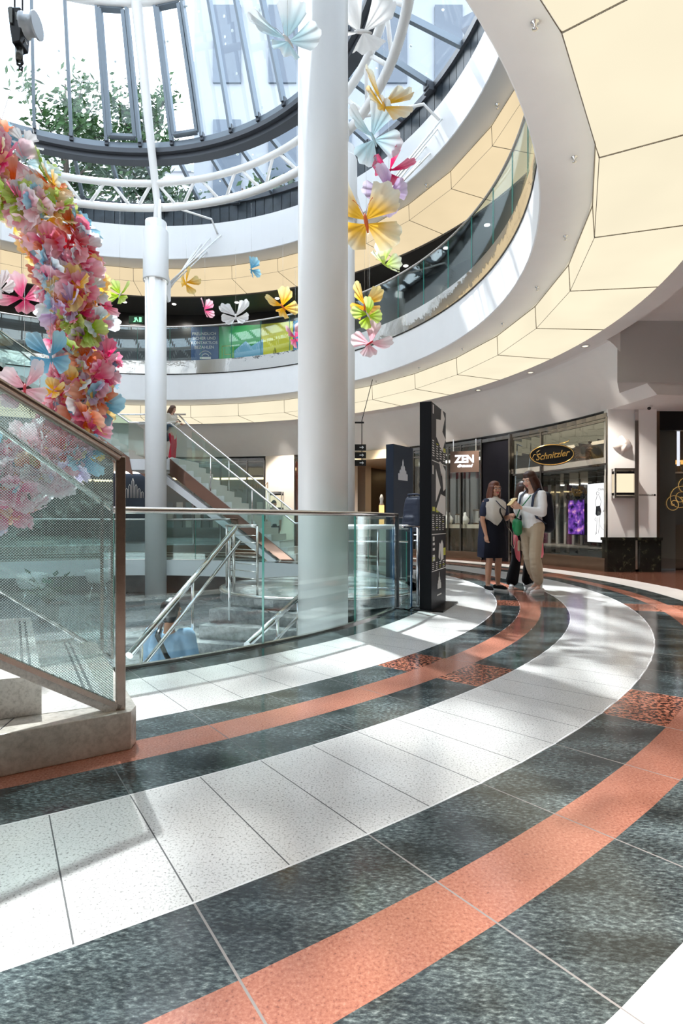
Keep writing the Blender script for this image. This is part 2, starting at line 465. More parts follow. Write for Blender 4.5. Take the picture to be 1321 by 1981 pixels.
for k in range(35):
    a = -5.6+k*PA
    if a > 185: break
    w = 'on the right beside the big column' if a < 50 else 'on the far side behind the thin column'
    lum_panel(k, 8.805, 8.42, a, a+PA, LUM2, 'amber backlit upper floor ceiling panel '+w, 'luminous panels of the upper floor ceiling '+w)

# ============================================================ COLUMNS
def column(ang, r, z0, z1, label, sleeve=True, cr=6.2):
    root = empty('round_column', (0, 0, 0), 0, label, 'column')
    c = pol(cr, ang)
    MB().lathe([(0, z0), (r, z0), (r, z1), (0, z1)], (c.x, c.y, 0), 48).build('shaft', COLW, root)
    if sleeve:
        MB().lathe([(r+.002, 7.44), (r+.05, 7.42), (r+.055, 7.46), (r+.05, 8.74), (r+.03, 8.78), (0, 8.80)], (c.x, c.y, 0), 40).build('sleeve', COLW, root)
        # bracket fin with a fan of stay rods
        d = (pol(7.97, ang-7)-c); d.z = 0; d.normalize()
        f = MB()
        M = frame_mat((c.x, c.y, 0), d)
        f.prism([(r, 7.05+.3), (r+.14, 7.0), (r+.2, 7.05), (r+.2, 7.5), (r, 8.2)], -.03, .03, M=M)
        f.build('bracket', COLW, root)
        foot = c+d*(r+.17)+Vector((0, 0, 7.35))
        for j, (da, zz) in enumerate([(-3.5, 9.05), (-5.0, 9.25), (-6.2, 9.0), (-7.0, 9.4), (-8.2, 9.35), (-9.5, 9.45)]):
            MB().tube([foot+Vector((0, 0, .04*j)), pol(7.96, ang+da, zz)], .018, 8).build('stay_rod', COLW, root)
        MB().tube([pol(6.38, ang-3.5, 9.5), pol(7.6, ang-8.5, 9.75), pol(7.96, ang-8.7, 9.5)], .03, 8).build('strut', TRUSS, root)
    settle(root, (c.x, c.y, z0))
    return root
cA = column(86.7, .275, -.94, 9.0, 'slender white round column with a sleeve and stay rods on the far side of the void')
cB = column(-30.8, .262, -3.0, 9.3, 'large white round column just behind the curved glass balustrade', sleeve=False, cr=5.95)
cC = column(31.0, .275, -.94, 9.0, 'white round column mostly hidden behind the large near column')

# ============================================================ SKYLIGHT
sk = empty('window_1', (0, 0, 0), kind='structure')
NM = 44; MA = 360.0/NM
prof_up = [(6.05, 11.0), (5.72, 12.0), (5.38, 13.0), (5.02, 14.0), (4.4, 15.2), (3.5, 16.3), (2.4, 17.1), (.9, 17.7)]
gm = MB(); mm = MB()
for k in range(NM):
    a0 = 90+k*MA; a1 = a0+MA
    for j in range(len(prof_up)-1):
        (r0, z0), (r1, z1) = prof_up[j], prof_up[j+1]
        q = [pol(r0, a0, z0), pol(r0, a1, z0), pol(r1, a1, z1), pol(r1, a0, z1)]
        nrm = (q[1]-q[0]).cross(q[3]-q[0]).normalized()*.02
        gm.add(q+[p+nrm for p in q], [(0, 1, 2, 3), (7, 6, 5, 4)])
    for j in range(len(prof_up)-1):
        (r0, z0), (r1, z1) = prof_up[j], prof_up[j+1]
        mm.beam(pol(r0-.05, a0, z0), pol(r1-.05, a0, z1), .07, .16, up=(-cos(radians(a0)), -sin(radians(a0)), 0))
gm.build('dome_glass', SKYG, sk, recalc=False)
mm.build('mullion', MULL, sk)
rg = MB()
for r, z in prof_up[4:]:
    rg.tube(arc_pts(r-.05, z, 0, 352, 44), .05, 6, closed=True)
rg.build('transom_ring', MULL, sk)
# gutter ring
MB().arcbox(6.0, 6.32, 10.74, 10.86, 0, 360, 132, 0).arcbox(6.03, 6.12, 10.86, 11.02, 0, 360, 132, 1).arcbox(6.12, 6.4, 10.62, 10.74, 0, 360, 132, 0).build('gutter_ring', [DARKM, MULL], sk)
g2 = MB(); m2 = MB(); br = MB()
for k in range(NM):
    a0 = 90+k*MA; a1 = a0+MA
    q = [pol(8.12, a0, 10.52), pol(8.12, a1, 10.52), pol(6.3, a1, 10.92), pol(6.3, a0, 10.92)]
    g2.add(q+[p+Vector((0, 0, .02)) for p in q], [(0, 1, 2, 3), (7, 6, 5, 4)])
    m2.beam(pol(8.12, a0, 10.42), pol(6.3, a0, 10.82), .08, .14, up=(0, 0, 1))
    if k % 2 == 0: br.box(pol(7.98, a0, 10.40), (.34, .16, .14), rz=radians(a0)); br.box(pol(7.9, a0, 10.32), (.12, .22, .10), rz=radians(a0))
    br.box(pol(6.02, a0, 11.0), (.10, .09, .2), rz=radians(a0))
g2.build('canopy_glass', SKYG, sk, recalc=False)
m2.build('canopy_rafter', MULL, sk)
br.build('bracket', DARKM, sk)
MB().arcbox(7.98, 8.2, 10.36, 10.50, 0, 360, 132).build('eave_beam', DARKM, sk)
# opening vents
def vent(a0, a1):
    v = MB()
    P = [pol(5.93, a0, 11.1), pol(5.93, a1, 11.1), pol(5.06, a1, 13.65), pol(5.06, a0, 13.65)]
    for i in range(4): v.beam(P[i], P[(i+1) % 4], .09, .12, up=(-cos(radians(a0)), -sin(radians(a0)), .3))
    v.build('vent_frame', MULL, sk)
vent(91, 97.2); vent(74.6, 80.8)

# ring truss
tr = empty('ring_truss', (0, 0, 0), 0, 'white tubular steel ring truss running round below the skylight on the columns', 'truss')
MB().tube(arc_pts(6.40, 9.5, 0, 357.5, 143), .095, 12, closed=True).build('lower_chord', TRUSS, tr)
MB().tube(arc_pts(6.16, 10.02, 0, 357.5, 143), .085, 12, closed=True).build('upper_chord', TRUSS, tr)
for k in range(32):
    a = 103.8-11.25*k
    for s in (-1, 1):
        if -140 < a or True:
            MB().tube([pol(6.40, a+.7*s, 9.5), pol(6.16, a+4.9*s, 10.02)], .042, 8).build('diagonal_brace', TRUSS, tr)
settle(tr, pol(6.3, 86.7, 9.4))
rf = empty('dome_ribs', (0, 0, 0), 0, 'white steel ribs and crown ring carrying the glass dome', 'roof frame')
MB().tube(arc_pts(5.0, 13.8, 0, 357.5, 143), .12, 12, closed=True).build('crown_ring', TRUSS, rf)
for a in (86.7, 31.0, -30.8, -90, -150, 147):
    MB().tube([pol(6.22, a, 8.75), pol(6.3, a, 9.5), pol(6.12, a, 10.1), pol(5.75, a, 11.2), pol(5.35, a, 12.5), pol(4.95, a, 13.8), pol(4.3, a, 15.0), pol(3.4, a, 16.1)],
              [.10, .085, .10, .11, .125, .14, .14, .12], 12).build('rib', TRUSS, rf)
    MB().tube([pol(6.1, a-1.5, 8.7), pol(6.2, a-.8, 9.6)], .05, 8).build('rib_foot', TRUSS, rf)
settle(rf, pol(6.22, 86.7, 8.75))

# ============================================================ BALUSTRADES
def balustrade(r, z, h, joints_, label, cat='balustrade', rail_r=.024, glass_mat=GLASS, base_h=.018, mirror=False, zb=None, posts=False, ends=(False, False), group=None):
    root = empty('glass_balustrade', (0, 0, 0), 0, label, cat, group)
    zb = z if zb is None else zb
    a0, a1 = joints_[0], joints_[-1]
    n = max(6, int((a1-a0)/1.5))
    if mirror:
        MB().arcbox(r-.012, r+.012, zb, zb+.40, a0, a1, n*4).build('mirror_strip', MIRROR, root)
    gz = zb+.40 if mirror else z+.02
    for j in range(len(joints_)-1):
        b0, b1 = joints_[j]+.045, joints_[j+1]-.045
        k = max(3, int((b1-b0)/.35))
        mb = MB(); mb.arcbox(r-.008, r+.008, gz, z+h-.015, b0, b1, k)
        o = mb.build('glass_pane', [glass_mat, GLEDGE], root)
        # green polished end faces
        me = o.data
        for p in me.polygons:
            if abs(p.normal.z) < .3:
                c = p.center; rd = Vector((c.x-CX, c.y-CY, 0)).normalized()
                if abs(p.normal.dot(rd)) < .3: p.material_index = 1
    MB().tube(arc_pts(r, z+h, a0, a1, n), rail_r, 12).build('handrail', STEEL, root)
    if base_h:
        MB().arcbox(r-.022, r+.022, z, z+base_h, a0, a1, n).build('base_channel', STEEL, root)
    for e, a in zip(ends, (a0, a1)):
        if e: MB().box(pol(r, a, z+h/2), (.045, .022, h), rz=radians(a)).build('end_post', DARKM, root)
    settle(root, pol(r, (a0+a1)/2, z))
    return root
balustrade(6.40, 0, 1.085, [-54.0, -43.2, -31.8, -21.5], 'near curved glass balustrade with brushed steel handrail around the stairwell', ends=(False, True))
balustrade(6.40, 0, 1.085, [4, 14, 24, 34, 44], 'curved glass balustrade behind the information totems on the right of the void')
balustrade(6.40, 0, 1.085, [68+9.4*i for i in range(12)], 'curved glass balustrade on the far side of the void beyond the slender column')
balustrade(7.985, 5.42, 1.41, [-28+6.86*i for i in range(34)], 'upper floor glass balustrade with mirrored base strip above the white fascia', mirror=True, base_h=0, rail_r=.026, glass_mat=GLDK)
# ============================================================ SHOPFRONTS AND SIGNS
SHINT = pbr('shop_interior', (.03, .026, .024), .5, noise=(2, .5))
SHGREY = pbr('shop_interior_grey', (.055, .052, .05), .35, noise=(2, .3))
BROWNM = pbr('bronze_metal', (.19, .13, .09), .25, .8)
DKCHR = pbr('dark_chrome', (.25, .23, .22), .12, 1.0)
GOLD = pbr('gold_metal', (.85, .55, .18), .2, 1.0)
GOLDE = pbr('gold_leaf', (.75, .5, .15), .35, .3)
LAMPW = emit('lamp_warm', (1, .72, .38), 3.0)
LAMPC = emit('lamp_cream', (1, .86, .62), 1.15)
LAMPN = emit('lamp_white', (1, .96, .9), 4.0)
TEXTW = pbr('lettering_white', (.85, .85, .84), .5)
TEXTY = pbr('lettering_yellow', (.6, .62, .05), .5)
LITW = emit('lit_letters', (1, .97, 1), 1.3)
SHOPD = glass('dark_shop_glass', (.78, .77, .75), 1.0, .13)

def wpos(M, x, y, z=0): return M @ Vector((x, y, z))
def lbox(mb, M, x0, x1, y0, y1, z0, z1, mi=0):
    vs = [M @ Vector((x, y, z)) for z in (z0, z1) for x, y in ((x0, y0), (x1, y0), (x1, y1), (x0, y1))]
    mb.add(vs, [(3, 2, 1, 0), (4, 5, 6, 7), (0, 1, 5, 4), (1, 2, 6, 5), (2, 3, 7, 6), (3, 0, 4, 7)], mi)

def shopfront(a0, a1, muls, label, r=11.05, zt=3.24, depth=1.6, plinth=.26, plm=None, transom=None, inner=None, glassm=None, frame=None, lamp=None, back=None, fw=.05, cat='shopfront'):
    root = empty('shopfront', (0, 0, 0), 0, label, cat)
    n = max(4, int((a1-a0)/1.5)); fr = frame or DKCHR
    f = MB()
    f.arcbox(r-.03, r+.07, zt-.09, zt, a0, a1, n)
    f.arcbox(r-.015, r+.05, zt-.16, zt-.115, a0, a1, n)
    for a in [a0]+list(muls)+[a1]:
        f.box(pol(r+.01, a, (zt+plinth)/2-.04), (.08, fw, zt-plinth-.08), rz=radians(a))
    if transom:
        for t in transom: f.arcbox(r-.02, r+.04, t-.02, t+.02, a0, a1, n)
    f.build('frame', fr, root)
    if plinth: MB().arcbox(r-.04, r+.06, 0, plinth-.03, a0, a1, n).arcbox(r-.07, r+.06, plinth-.03, plinth, a0, a1, n).build('plinth', plm or BROWNM, root)
    es = [a0]+list(muls)+[a1]
    for i in range(len(es)-1):
        MB().arcbox(r+.004, r+.016, plinth, zt-.09, es[i]+.14, es[i+1]-.14, max(2, int((es[i+1]-es[i])/1.5))).build('window_pane', glassm or SHOPG, root)
    it = MB()
    it.arcbox(r+depth, r+depth+.06, 0, zt, a0, a1, n)
    it.arcbox(r+.07, r+depth, zt-.06, zt, a0, a1, n)
    it.arcbox(r+.07, r+depth, 0, plinth*.9+.01, a0, a1, n)
    for a in (a0, a1):
        it.box(pol(r+depth/2+.05, a, zt/2), (depth-.1, .05, zt), rz=radians(a))
    it.build('interior', inner or SHINT, root)
    if lamp:
        for q in lamp:
            MB().arcbox(r+q[0], r+q[0]+q[1], q[2], q[2]+q[3], a0+.6, a1-.6, n).build('lamp_strip', q[4], root)
    settle(root, pol(r, (a0+a1)/2, 0))
    return root
def thing_boxes(name, label, cat, group=None): return empty(name, (0, 0, 0), 0, label, cat, group)

# --- jeweller with the oval sign
shopfront(13.7, 29.5, [24.4], 'tall glazed jeweller shopfront carrying the oval gold-rimmed sign', plinth=.27, transom=[2.2],
          lamp=[(1.2, .25, 2.9, .04, LAMPC)], inner=SHGREY, glassm=SHOPD)
hd = MB().arcbox(11.07, 11.13, 1.97, 2.18, 13.9, 29.3, 12).build('header', BLACK)
hd.parent = bpy.data.objects['shopfront']; hd.matrix_parent_inverse = Matrix.Translation(-hd.parent.location)
def into(o, root):
    o.parent = root; o.matrix_parent_inverse = Matrix.Translation(-Vector(root.location)); return o
SF = bpy.data.objects['shopfront']; 
into(MB().arcbox(11.09, 11.13, .27, .42, 13.9, 29.3, 12).build('lower_band', BLACK), SF)
into(MB().arcbox(11.15, 11.5, 2.2, 2.36, 13.9, 29.3, 12).build('ceiling_shelf', TEXTW), SF)
# display wall of mirrored vertical strips
t = thing_boxes('display_backdrop', 'backdrop of mirrored and white upright strips in the jeweller window', 'display')
m = MB(); k = 0; a = 14.6
while a < 27.8:
    m.arcbox(11.62, 11.66, .42, 1.93, a, a+.36, 1, 0); m.arcbox(11.64, 11.68, .42, 1.90, a+.36, a+1.25, 1, 1 if k % 3 else 2); a += 1.25; k += 1
m.build('strip', [pbr('strip_white', (.8, .8, .8), .3), CHROME, pbr('plum_panel', (.2, .05, .12), .3)], t)
MB().arcbox(11.45, 11.5, .45, .49, 14.6, 27.8, 12).arcbox(11.2, 11.55, .43, .46, 14.6, 27.8, 12).build('shelf', pbr('pale_shelf', (.6, .6, .57), .3), t)
settle(t, pol(11.6, 21, .42))
# white lit screen: fashion drawing
def arc_frame(a, r, z):   # local x to the viewer's right, y up, z towards atrium
    ar = radians(a); xd = Vector((sin(ar), -cos(ar), 0))
    return frame_mat(pol(r, a, z), xd)
SCR = emit('screen_white', (.93, .95, 1.0), 1.7)
scr = thing_boxes('advertising_screen', 'tall bright white screen with a fashion sketch in the jeweller window', 'screen')
M = arc_frame(16.75, 11.32, 1.21)
b = MB(); lbox(b, M, -.36, .36, -.66, .66, -.07, 0); b.build('casing', BLACK, scr)
b = MB(); lbox(b, M, -.335, .335, -.635, .635, .001, .006); b.build('display', SCR, scr)
text_mesh('lettering', 'CHANEL', .075, pbr('ink_grey', (.35, .35, .37), .6), scr, M @ Matrix.Translation((.15, .50, .009)), .001, spacing=1.15)
ink = MB()
def stroke(mb, M, pts, r=.006, z=.010):
    mb.tube([M @ Vector((x, y, z)) for x, y in pts], r, 5)
stroke(ink, M, [(-.06, .43), (-.02, .46), (.03, .43), (.01, .38), (-.05, .39), (-.06, .43)], .004)
stroke(ink, M, [(-.03, .37), (-.08, .25), (-.06, .12)], .004); stroke(ink, M, [(.03, .37), (.09, .24), (.05, .12)], .004)
stroke(ink, M, [(-.03, -.1), (-.05, -.3), (-.06, -.45)], .003); stroke(ink, M, [(.02, -.1), (.03, -.3), (.0, -.45)], .003)
stroke(ink, M, [(.17+.13*cos(t_/24*2*pi), -.16+.2*sin(t_/24*2*pi)) for t_ in range(25)], .0025)
stroke(ink, M, [(.16, .02), (.2, .13), (.22, .17)], .005); stroke(ink, M, [(-.06, -.1), (-.11, -.14), (-.06, -.18)], .004)
stroke(ink, M, [(-.07, -.42), (-.05, -.44), (-.08, -.47)], .006)
ink.build('drawing', pbr('ink_dark', (.12, .12, .14), .6), scr)
skt = MB(); skt.prism([(-.06, .14), (.05, .15), (.09, .04), (.07, -.05), (-.03, -.07), (-.08, -.03)], .009, .012, M=M); skt.build('drawn_skirt', pbr('ink_navy', (.02, .025, .05), .6), scr)
settle(scr, M.translation)
ps = thing_boxes('advertising_screen', 'smaller purple night-city picture screen left of the white screen', 'screen')
M = arc_frame(20.1, 11.30, 1.12)
b = MB(); lbox(b, M, -.26, .26, -.40, .40, -.06, 0); b.build('casing', BLACK, ps)
mpur, ntp, outp = nodes_of('night_city_picture')
e_ = ntp.nodes.new('ShaderNodeEmission'); n_ = ntp.nodes.new('ShaderNodeTexNoise'); n_.inputs['Scale'].default_value = 9; n_.inputs['Detail'].default_value = 5
tc_ = ntp.nodes.new('ShaderNodeTexCoord'); ntp.links.new(tc_.outputs['Object'], n_.inputs[0])
r_ = ntp.nodes.new('ShaderNodeValToRGB'); els = r_.color_ramp.elements
els[0].position = .36; els[0].color = (.01, .005, .04, 1); els[1].position = .72; els[1].color = (.9, .5, .6, 1)
e2 = els.new(.5); e2.color = (.12, .04, .35, 1); e2 = els.new(.6); e2.color = (.25, .08, .45, 1)
ntp.links.new(n_.outputs[0], r_.inputs[0]); ntp.links.new(r_.outputs[0], e_.inputs[0]); e_.inputs[1].default_value = 1.5; ntp.links.new(e_.outputs[0], outp.inputs[0])
b = MB(); lbox(b, M, -.245, .245, -.385, .385, .001, .005); b.build('display', mpur, ps)
settle(ps, M.translation)
fl = thing_boxes('flower_display', 'spray of gold flowers above the purple screen in the jeweller window', 'ornament')
g = MB()
for i in range(34):
    p = pol(11.45, 20.9+random.uniform(-1.0, .9), 1.72+random.uniform(-.1, .1))
    for q in range(5):
        an = q*2*pi/5; g.tube([p, p+Vector((cos(an)*.03, random.uniform(-.02, .02), sin(an)*.03))], [.004, .012], 5)
g.build('blossoms', GOLDE, fl); MB().tube([pol(11.47, 21.3, 1.5), pol(11.46, 21, 1.75)], .01, 6).build('stem', BLACK, fl)
settle(fl, pol(11.46, 21, 1.5))
into(text_mesh('lettering', 'CHANEL', .16, BLACK, None, arc_frame(21.8, 11.60, 1.60), .004), SF)
# oval sign
sg = thing_boxes('oval_sign', 'black oval shop sign with gold rim and gold script lettering', 'sign')
c0 = at(1067, 880, 12.55)
M = frame_mat(c0, (.93, -.36, 0))
pts = [(.47*cos(2*pi*i/40), .235*sin(2*pi*i/40)) for i in range(40)]
b = MB(); b.prism(pts, -.05, .03, M=M); b.build('board', BLACK, sg, bevel=.006)
b = MB(); b.tube([M @ Vector((x*.95, y*.93, .032)) for x, y in pts], .011, 8, closed=True)
b.tube([M @ Vector(p) for p in [(.16, .235, .032), (.27, .25, .034), (.34, .28, .036), (.36, .33, .036)]], [.010, .012, .009, .004], 8)
b.build('rim', GOLD, sg)
text_mesh('lettering', 'Schnitzler', .2, GOLD, sg, M @ Matrix.Translation((.0, -.015, .034)) @ Matrix.Rotation(.12, 4, 'Z'), .006, shear=.45, sx=.86, bold=.003)
b = MB(); b.tube([M @ Vector(p) for p in [(-.36, -.1, .036), (-.40, -.06, .036), (-.36, .02, .036), (-.29, .0, .036), (-.31, .07, .036), (-.24, .11, .036)]], .008, 6); b.build('flourish', GOLD, sg)
b = MB(); b.tube([M @ Vector((0, 0, -.05)), M @ Vector((0, 0, -.5))], .02, 8); b.build('mount', BLACK, sg)
settle(sg, c0)
# wreath ornament behind glass
wr = thing_boxes('leaf_ornament', 'bronze leaf ornament hanging behind the upper glass right of the oval sign', 'ornament')
c0 = pol(11.4, 19.6, 2.62); g = MB()
for i in range(26):
    an = i*2*pi/26; 
    d = Vector((-.3*sin(radians(19.6))*cos(an), .3*cos(radians(19.6))*cos(an), .34*sin(an)))
    g.tube([c0+d*.25, c0+d*.75+Vector((0, 0, .03)), c0+d], [.01, .035, .008], 6)
g.build('leaves', BROWNM, wr); MB().tube([c0+Vector((0, 0, .3)), c0+Vector((0, 0, .55))], .006, 6).build('cord', BLACK, wr)
settle(wr, c0)

# --- black pier and diamond shop
root = thing_boxes('black_pier', 'full-height glossy black pier between the two jeweller shopfronts', 'pier')
MB().arcbox(11.02, 11.5, 0, 3.2, 29.75, 34.5, 5).build('facing', pbr('black_gloss', (.004, .004, .006), .3, spec=.15), root)
m = MB()
for a in (29.6, 34.65): m.box(pol(11.0, a, 1.62), (.05, .045, 3.24), rz=radians(a))
m.arcbox(10.99, 11.05, 3.13, 3.22, 29.6, 34.6, 4); m.build('edge_strip', DKCHR, root)
settle(root, pol(11.1, 32, 0))
Z = shopfront(34.8, 47.5, [38.6, 40.9, 44.0], 'glazed diamond shop window with a pale display shelf behind the people', plinth=.2, transom=[2.95],
          lamp=[(.5, .12, 2.78, .06, LAMPN)], inner=SHGREY, frame=DKCHR)
into(MB().arcbox(11.2, 11.75, .84, .95, 35, 47.3, 8).build('display_shelf', pbr('cream_shelf', (.62, .57, .45), .35)), Z)
into(MB().arcbox(11.5, 11.55, .2, .84, 35, 47.3, 8).build('shelf_front', BROWNM), Z)
m = MB()
for i in range(9): m.box(pol(11.62+.04*sin(i*2.1), 35.8+i*1.3, 1.85), (.02, .1+.08*(i % 3), 1.7), rz=radians(35.8+i*1.3))
into(m.build('curtain_panel', pbr('silver_panel', (.2, .2, .21), .3, .6)), Z)
for i, (a, s_) in enumerate([(36.0, 1.0), (39.4, .9), (42.4, 1.05)]):
    bu = thing_boxes('necklace_bust', ['white necklace bust nearest the black pier', 'white necklace bust in the middle of the diamond window', 'white necklace bust at the left end of the diamond window'][i], 'display bust', 'necklace busts in the diamond window')
    c0 = pol(11.42, a, .95)
    MB().lathe([(0, 0), (.09*s_, 0), (.14*s_, .1*s_), (.145*s_, .16*s_), (.08*s_, .24*s_), (.045*s_, .28*s_), (.045*s_, .36*s_), (.03*s_, .38*s_), (0, .38*s_)], c0, 24).build('torso', pbr('velvet_white', (.7, .69, .66), .7), bu)
    MB().tube([c0+Vector((.075*s_*cos(t_), .075*s_*sin(t_), .25*s_-.03*cos(t_+1))) for t_ in [j*2*pi/20 for j in range(20)]], .005, 5, closed=True).build('necklace', CHROME, bu)
    settle(bu, c0)
for i, (a, w_, h_) in enumerate([(37.6, .12, .42), (40.9, .1, .3)]):
    bx = thing_boxes('jewellery_case', ['tall rounded jewellery case between the busts', 'small jewellery case left of the middle bust'][i], 'display case')
    M = arc_frame(a, 11.5, .95+h_/2); b = MB(); lbox(b, M, -w_, w_, -h_/2, h_/2, -.04, .04); b.build('case', BROWNM, bx, bevel=.02)
    b = MB(); lbox(b, M, -w_*.8, w_*.8, -h_*.4, h_*.4, .041, .045); b.build('lining', pbr('lining_grey', (.3, .3, .29), .4), bx); settle(bx, M.translation)
# ZEN sign
sg = thing_boxes('shop_sign', 'brown square hanging sign with lit white ZEN lettering', 'sign')
c0 = at(898.5, 893, 15.0); M = frame_mat(c0, (.97, -.22, 0))
b = MB(); lbox(b, M, -.37, .37, -.275, .275, -.09, .0); b.build('board', pbr('sign_brown', (.10, .062, .045), .4), sg)
text_mesh('lettering', 'ZEN', .27, LITW, sg, M @ Matrix.Translation((0, .06, .004)), .006, bold=.012, sx=.95)
text_mesh('lettering', 'diamond', .11, LITW, sg, M @ Matrix.Translation((0, -.11, .004)), .006, shear=.3, bold=.006)
b = MB(); lbox(b, M, -.3, -.28, .27, .6, -.06, -.04); lbox(b, M, .28, .3, .27, .6, -.06, -.04); b.build('hanger', CHROME, sg)
settle(sg, c0)

# --- pilaster at the right
def flat(name, x0, x1, y0, y1, z0, z1, mat, parent=None, **k):
    return MB().box(((x0+x1)/2, (y0+y1)/2, (z0+z1)/2), (x1-x0, y1-y0, z1-z0)).build(name, mat, parent, **k)
pi_ = thing_boxes('white_pilaster', 'white pilaster with a dark stone base right of the jeweller window', 'pilaster')
flat('shaft', 5.42, 5.96, 11.62, 11.8, .70, 3.5, WHITE, pi_); flat('return_face', 6.02, 6.40, 11.60, 11.8, .70, 3.5, WHITE, pi_)
flat('chrome_strip', 5.955, 6.025, 11.59, 11.7, .05, 3.5, CHROME, pi_)
DKST = stone('black_marble', [(.4, (.006, .006, .007)), (.58, (.014, .016, .012)), (.7, (.10, .10, .06))], 9, .12)
flat('stone_base', 5.38, 5.95, 11.56, 11.8, 0, .64, DKST, pi_); flat('stone_base', 6.03, 6.46, 11.54, 11.8, 0, .64, DKST, pi_); flat('base_cap', 5.35, 6.48, 11.52, 11.8, .64, .70, DKST, pi_)
text_mesh('lettering', 'KÖNIGSALLEE', .045, BLACK, pi_, frame_mat((6.19, 11.597, 1.56), (1, 0, 0)), .001)
MB().prism([(.02*cos(i*pi/6), .02*sin(i*pi/6)) for i in range(12)], 0, .002, M=frame_mat((6.36, 11.597, 1.56), (1, 0, 0))).build('dot', BLACK, pi_)
settle(pi_, (5.9, 11.9, 0))
def sconce(M, label, s=1.0):
    r_ = thing_boxes('wall_lamp', label, 'wall lamp')
    b = MB(); lbox(b, M, -.17*s, .17*s, -.24*s, .24*s, .05, .17*s); b.build('shade', emit('lamp_shade_cream', (1, .82, .58), .72), r_)
    b = MB(); lbox(b, M, -.18*s, .18*s, .19*s, .24*s, .045, .178*s); lbox(b, M, -.18*s, .18*s, -.24*s, -.19*s, .045, .178*s); b.build('black_band', BLACK, r_)
    b = MB(); lbox(b, M, -.19*s, .19*s, .25*s, .30*s, .0, .15*s); lbox(b, M, -.19*s, .19*s, -.30*s, -.25*s, 0, .15*s)
    lbox(b, M, .18*s, .192*s, -.3*s, .3*s, .12*s, .19*s); lbox(b, M, -.192*s, -.18*s, -.3*s, .3*s, .12*s, .19*s); lbox(b, M, -.2*s, .2*s, -.3*s, .3*s, 0, .03); b.build('bracket', CHROME, r_)
    settle(r_, M.translation)
sconce(frame_mat((5.68, 11.615, 1.79), (1, 0, 0)), 'square cream wall lamp with black bands on the right white pilaster')
orn = thing_boxes('wall_ornament', 'small rounded white plaster ornament above the lamp on the right pilaster', 'ornament')
b = MB(); b.lathe([(0, .09), (.06, .085), (.12, .06), (.16, .02), (.165, 0)], (0, 0, 0), 24)
for i, v in enumerate(b.v):
    x, y, z = v; q = 1+.13*sin(5*x*9+2)+.1*cos(y*31); b.v[i] = (x*q, y*q*1.05, z*(1+.4*sin(x*40)))
mmx = frame_mat((5.70, 11.615, 2.58), (1, 0, 0)); b.v = [tuple(mmx @ Vector(v)) for v in b.v]
b.build('shell', pbr('plaster_gloss', (.82, .74, .7), .3), orn); settle(orn, mmx.translation)
cc = thing_boxes('security_camera', 'small white security camera on a bracket under the ceiling at the right', 'camera')
p0 = at(1256, 790, 11.3); p0.z = 3.5
MB().lathe([(0, 0), (.07, 0), (.07, -.02), (.02, -.03), (.018, -.14), (0, -.14)], p0, 16).build('bracket', TRUSS, cc)
MB().tube([p0+Vector((-.09, -.16, -.27)), p0+Vector((-.05, -.1, -.22)), p0+Vector((.07, .02, -.15))], [.035, .045, .045], 14).build('housing', TRUSS, cc)
MB().tube([p0+Vector((-.095, -.168, -.275)), p0+Vector((-.088, -.155, -.268))], .033, 14).build('lens', BLACK, cc)
settle(cc, p0)
# --- dark shop at the right edge
rs = thing_boxes('dark_shopfront', 'dark shopfront with gold swirl pattern at the right edge', 'shopfront')
flat('header', 6.50, 10, 11.75, 11.9, 2.9, 3.5, BLACK, rs); flat('window_pane', 6.54, 10, 11.8, 11.81, .05, 2.9, SHOPD, rs); flat('frame', 6.48, 6.54, 11.74, 11.86, 0, 3.5, BROWNM, rs)
b = MB(); b.box((8.4, 14, 1.6), (3.2, .05, 3.3)); b.box((6.9, 13.2, 1.6), (.05, 1.7, 3.2)); b.box((9.98, 13, 1.6), (.05, 2, 3.3)); b.box((8.4, 13, 3.3), (3.2, 2, .04)); b.build('interior', SHINT, rs)
flat('lit_shelf', 6.95, 9.6, 13.5, 13.8, 2.16, 2.2, BROWNM, rs); flat('lamp_strip', 6.95, 9.6, 13.7, 13.95, 2.42, 2.5, emit('amber_glow', (1, .55, .15), 1.3), rs)
flat('counter', 7.0, 9.6, 12.6, 13.4, .05, .95, BROWNM, rs)
sw = MB()
MM = frame_mat((7.0, 11.79, 1.5), (1, 0, 0))
for (cx_, cy_, R_, tn) in [(0, 0, .28, 2.4), (.1, .25, .2, 2), (.35, -.05, .3, 2.6), (-.15, -.12, .2, 2), (.6, .2, .25, 2.2)]:
    sw.tube([MM @ Vector((cx_+R_*(1-t_/40)*cos(tn*2*pi*t_/40), cy_+R_*(1-t_/40)*sin(tn*2*pi*t_/40), .01)) for t_ in range(40)], .008, 5)
sw.build('gold_swirls', GOLDE, rs)
for i in range(2):
    MB().tube([(7.18+.25*i, 12.6, 3.25), (7.18+.25*i, 12.6, 2.25)], .03, 8).build('light_tube', emit('tube_blue_white', (.8, .85, 1), 1.5), rs)
settle(rs, (8.4, 12.1, 0))
for i in range(3):
    bo = thing_boxes('bottle', ['green-capped bottle nearest the pilaster on the dark shop shelf', 'second bottle on the dark shop shelf', 'third bottle on the dark shop shelf'][i], 'bottle', 'bottles on the dark shop shelf')
    c0 = Vector((7.62+.22*i, 13.62, 2.2)); MB().lathe([(0, 0), (.04, 0), (.04, .11), (.016, .15), (.016, .2), (0, .2)], c0, 14).build('body', pbr('amber_bottle', (.35, .2, .05), .2), bo)
    MB().lathe([(0, .2), (.02, .2), (.02, .24), (0, .24)], c0, 12).build('cap', pbr('cap_green', (.3, .5, .2), .4), bo); settle(bo, c0)

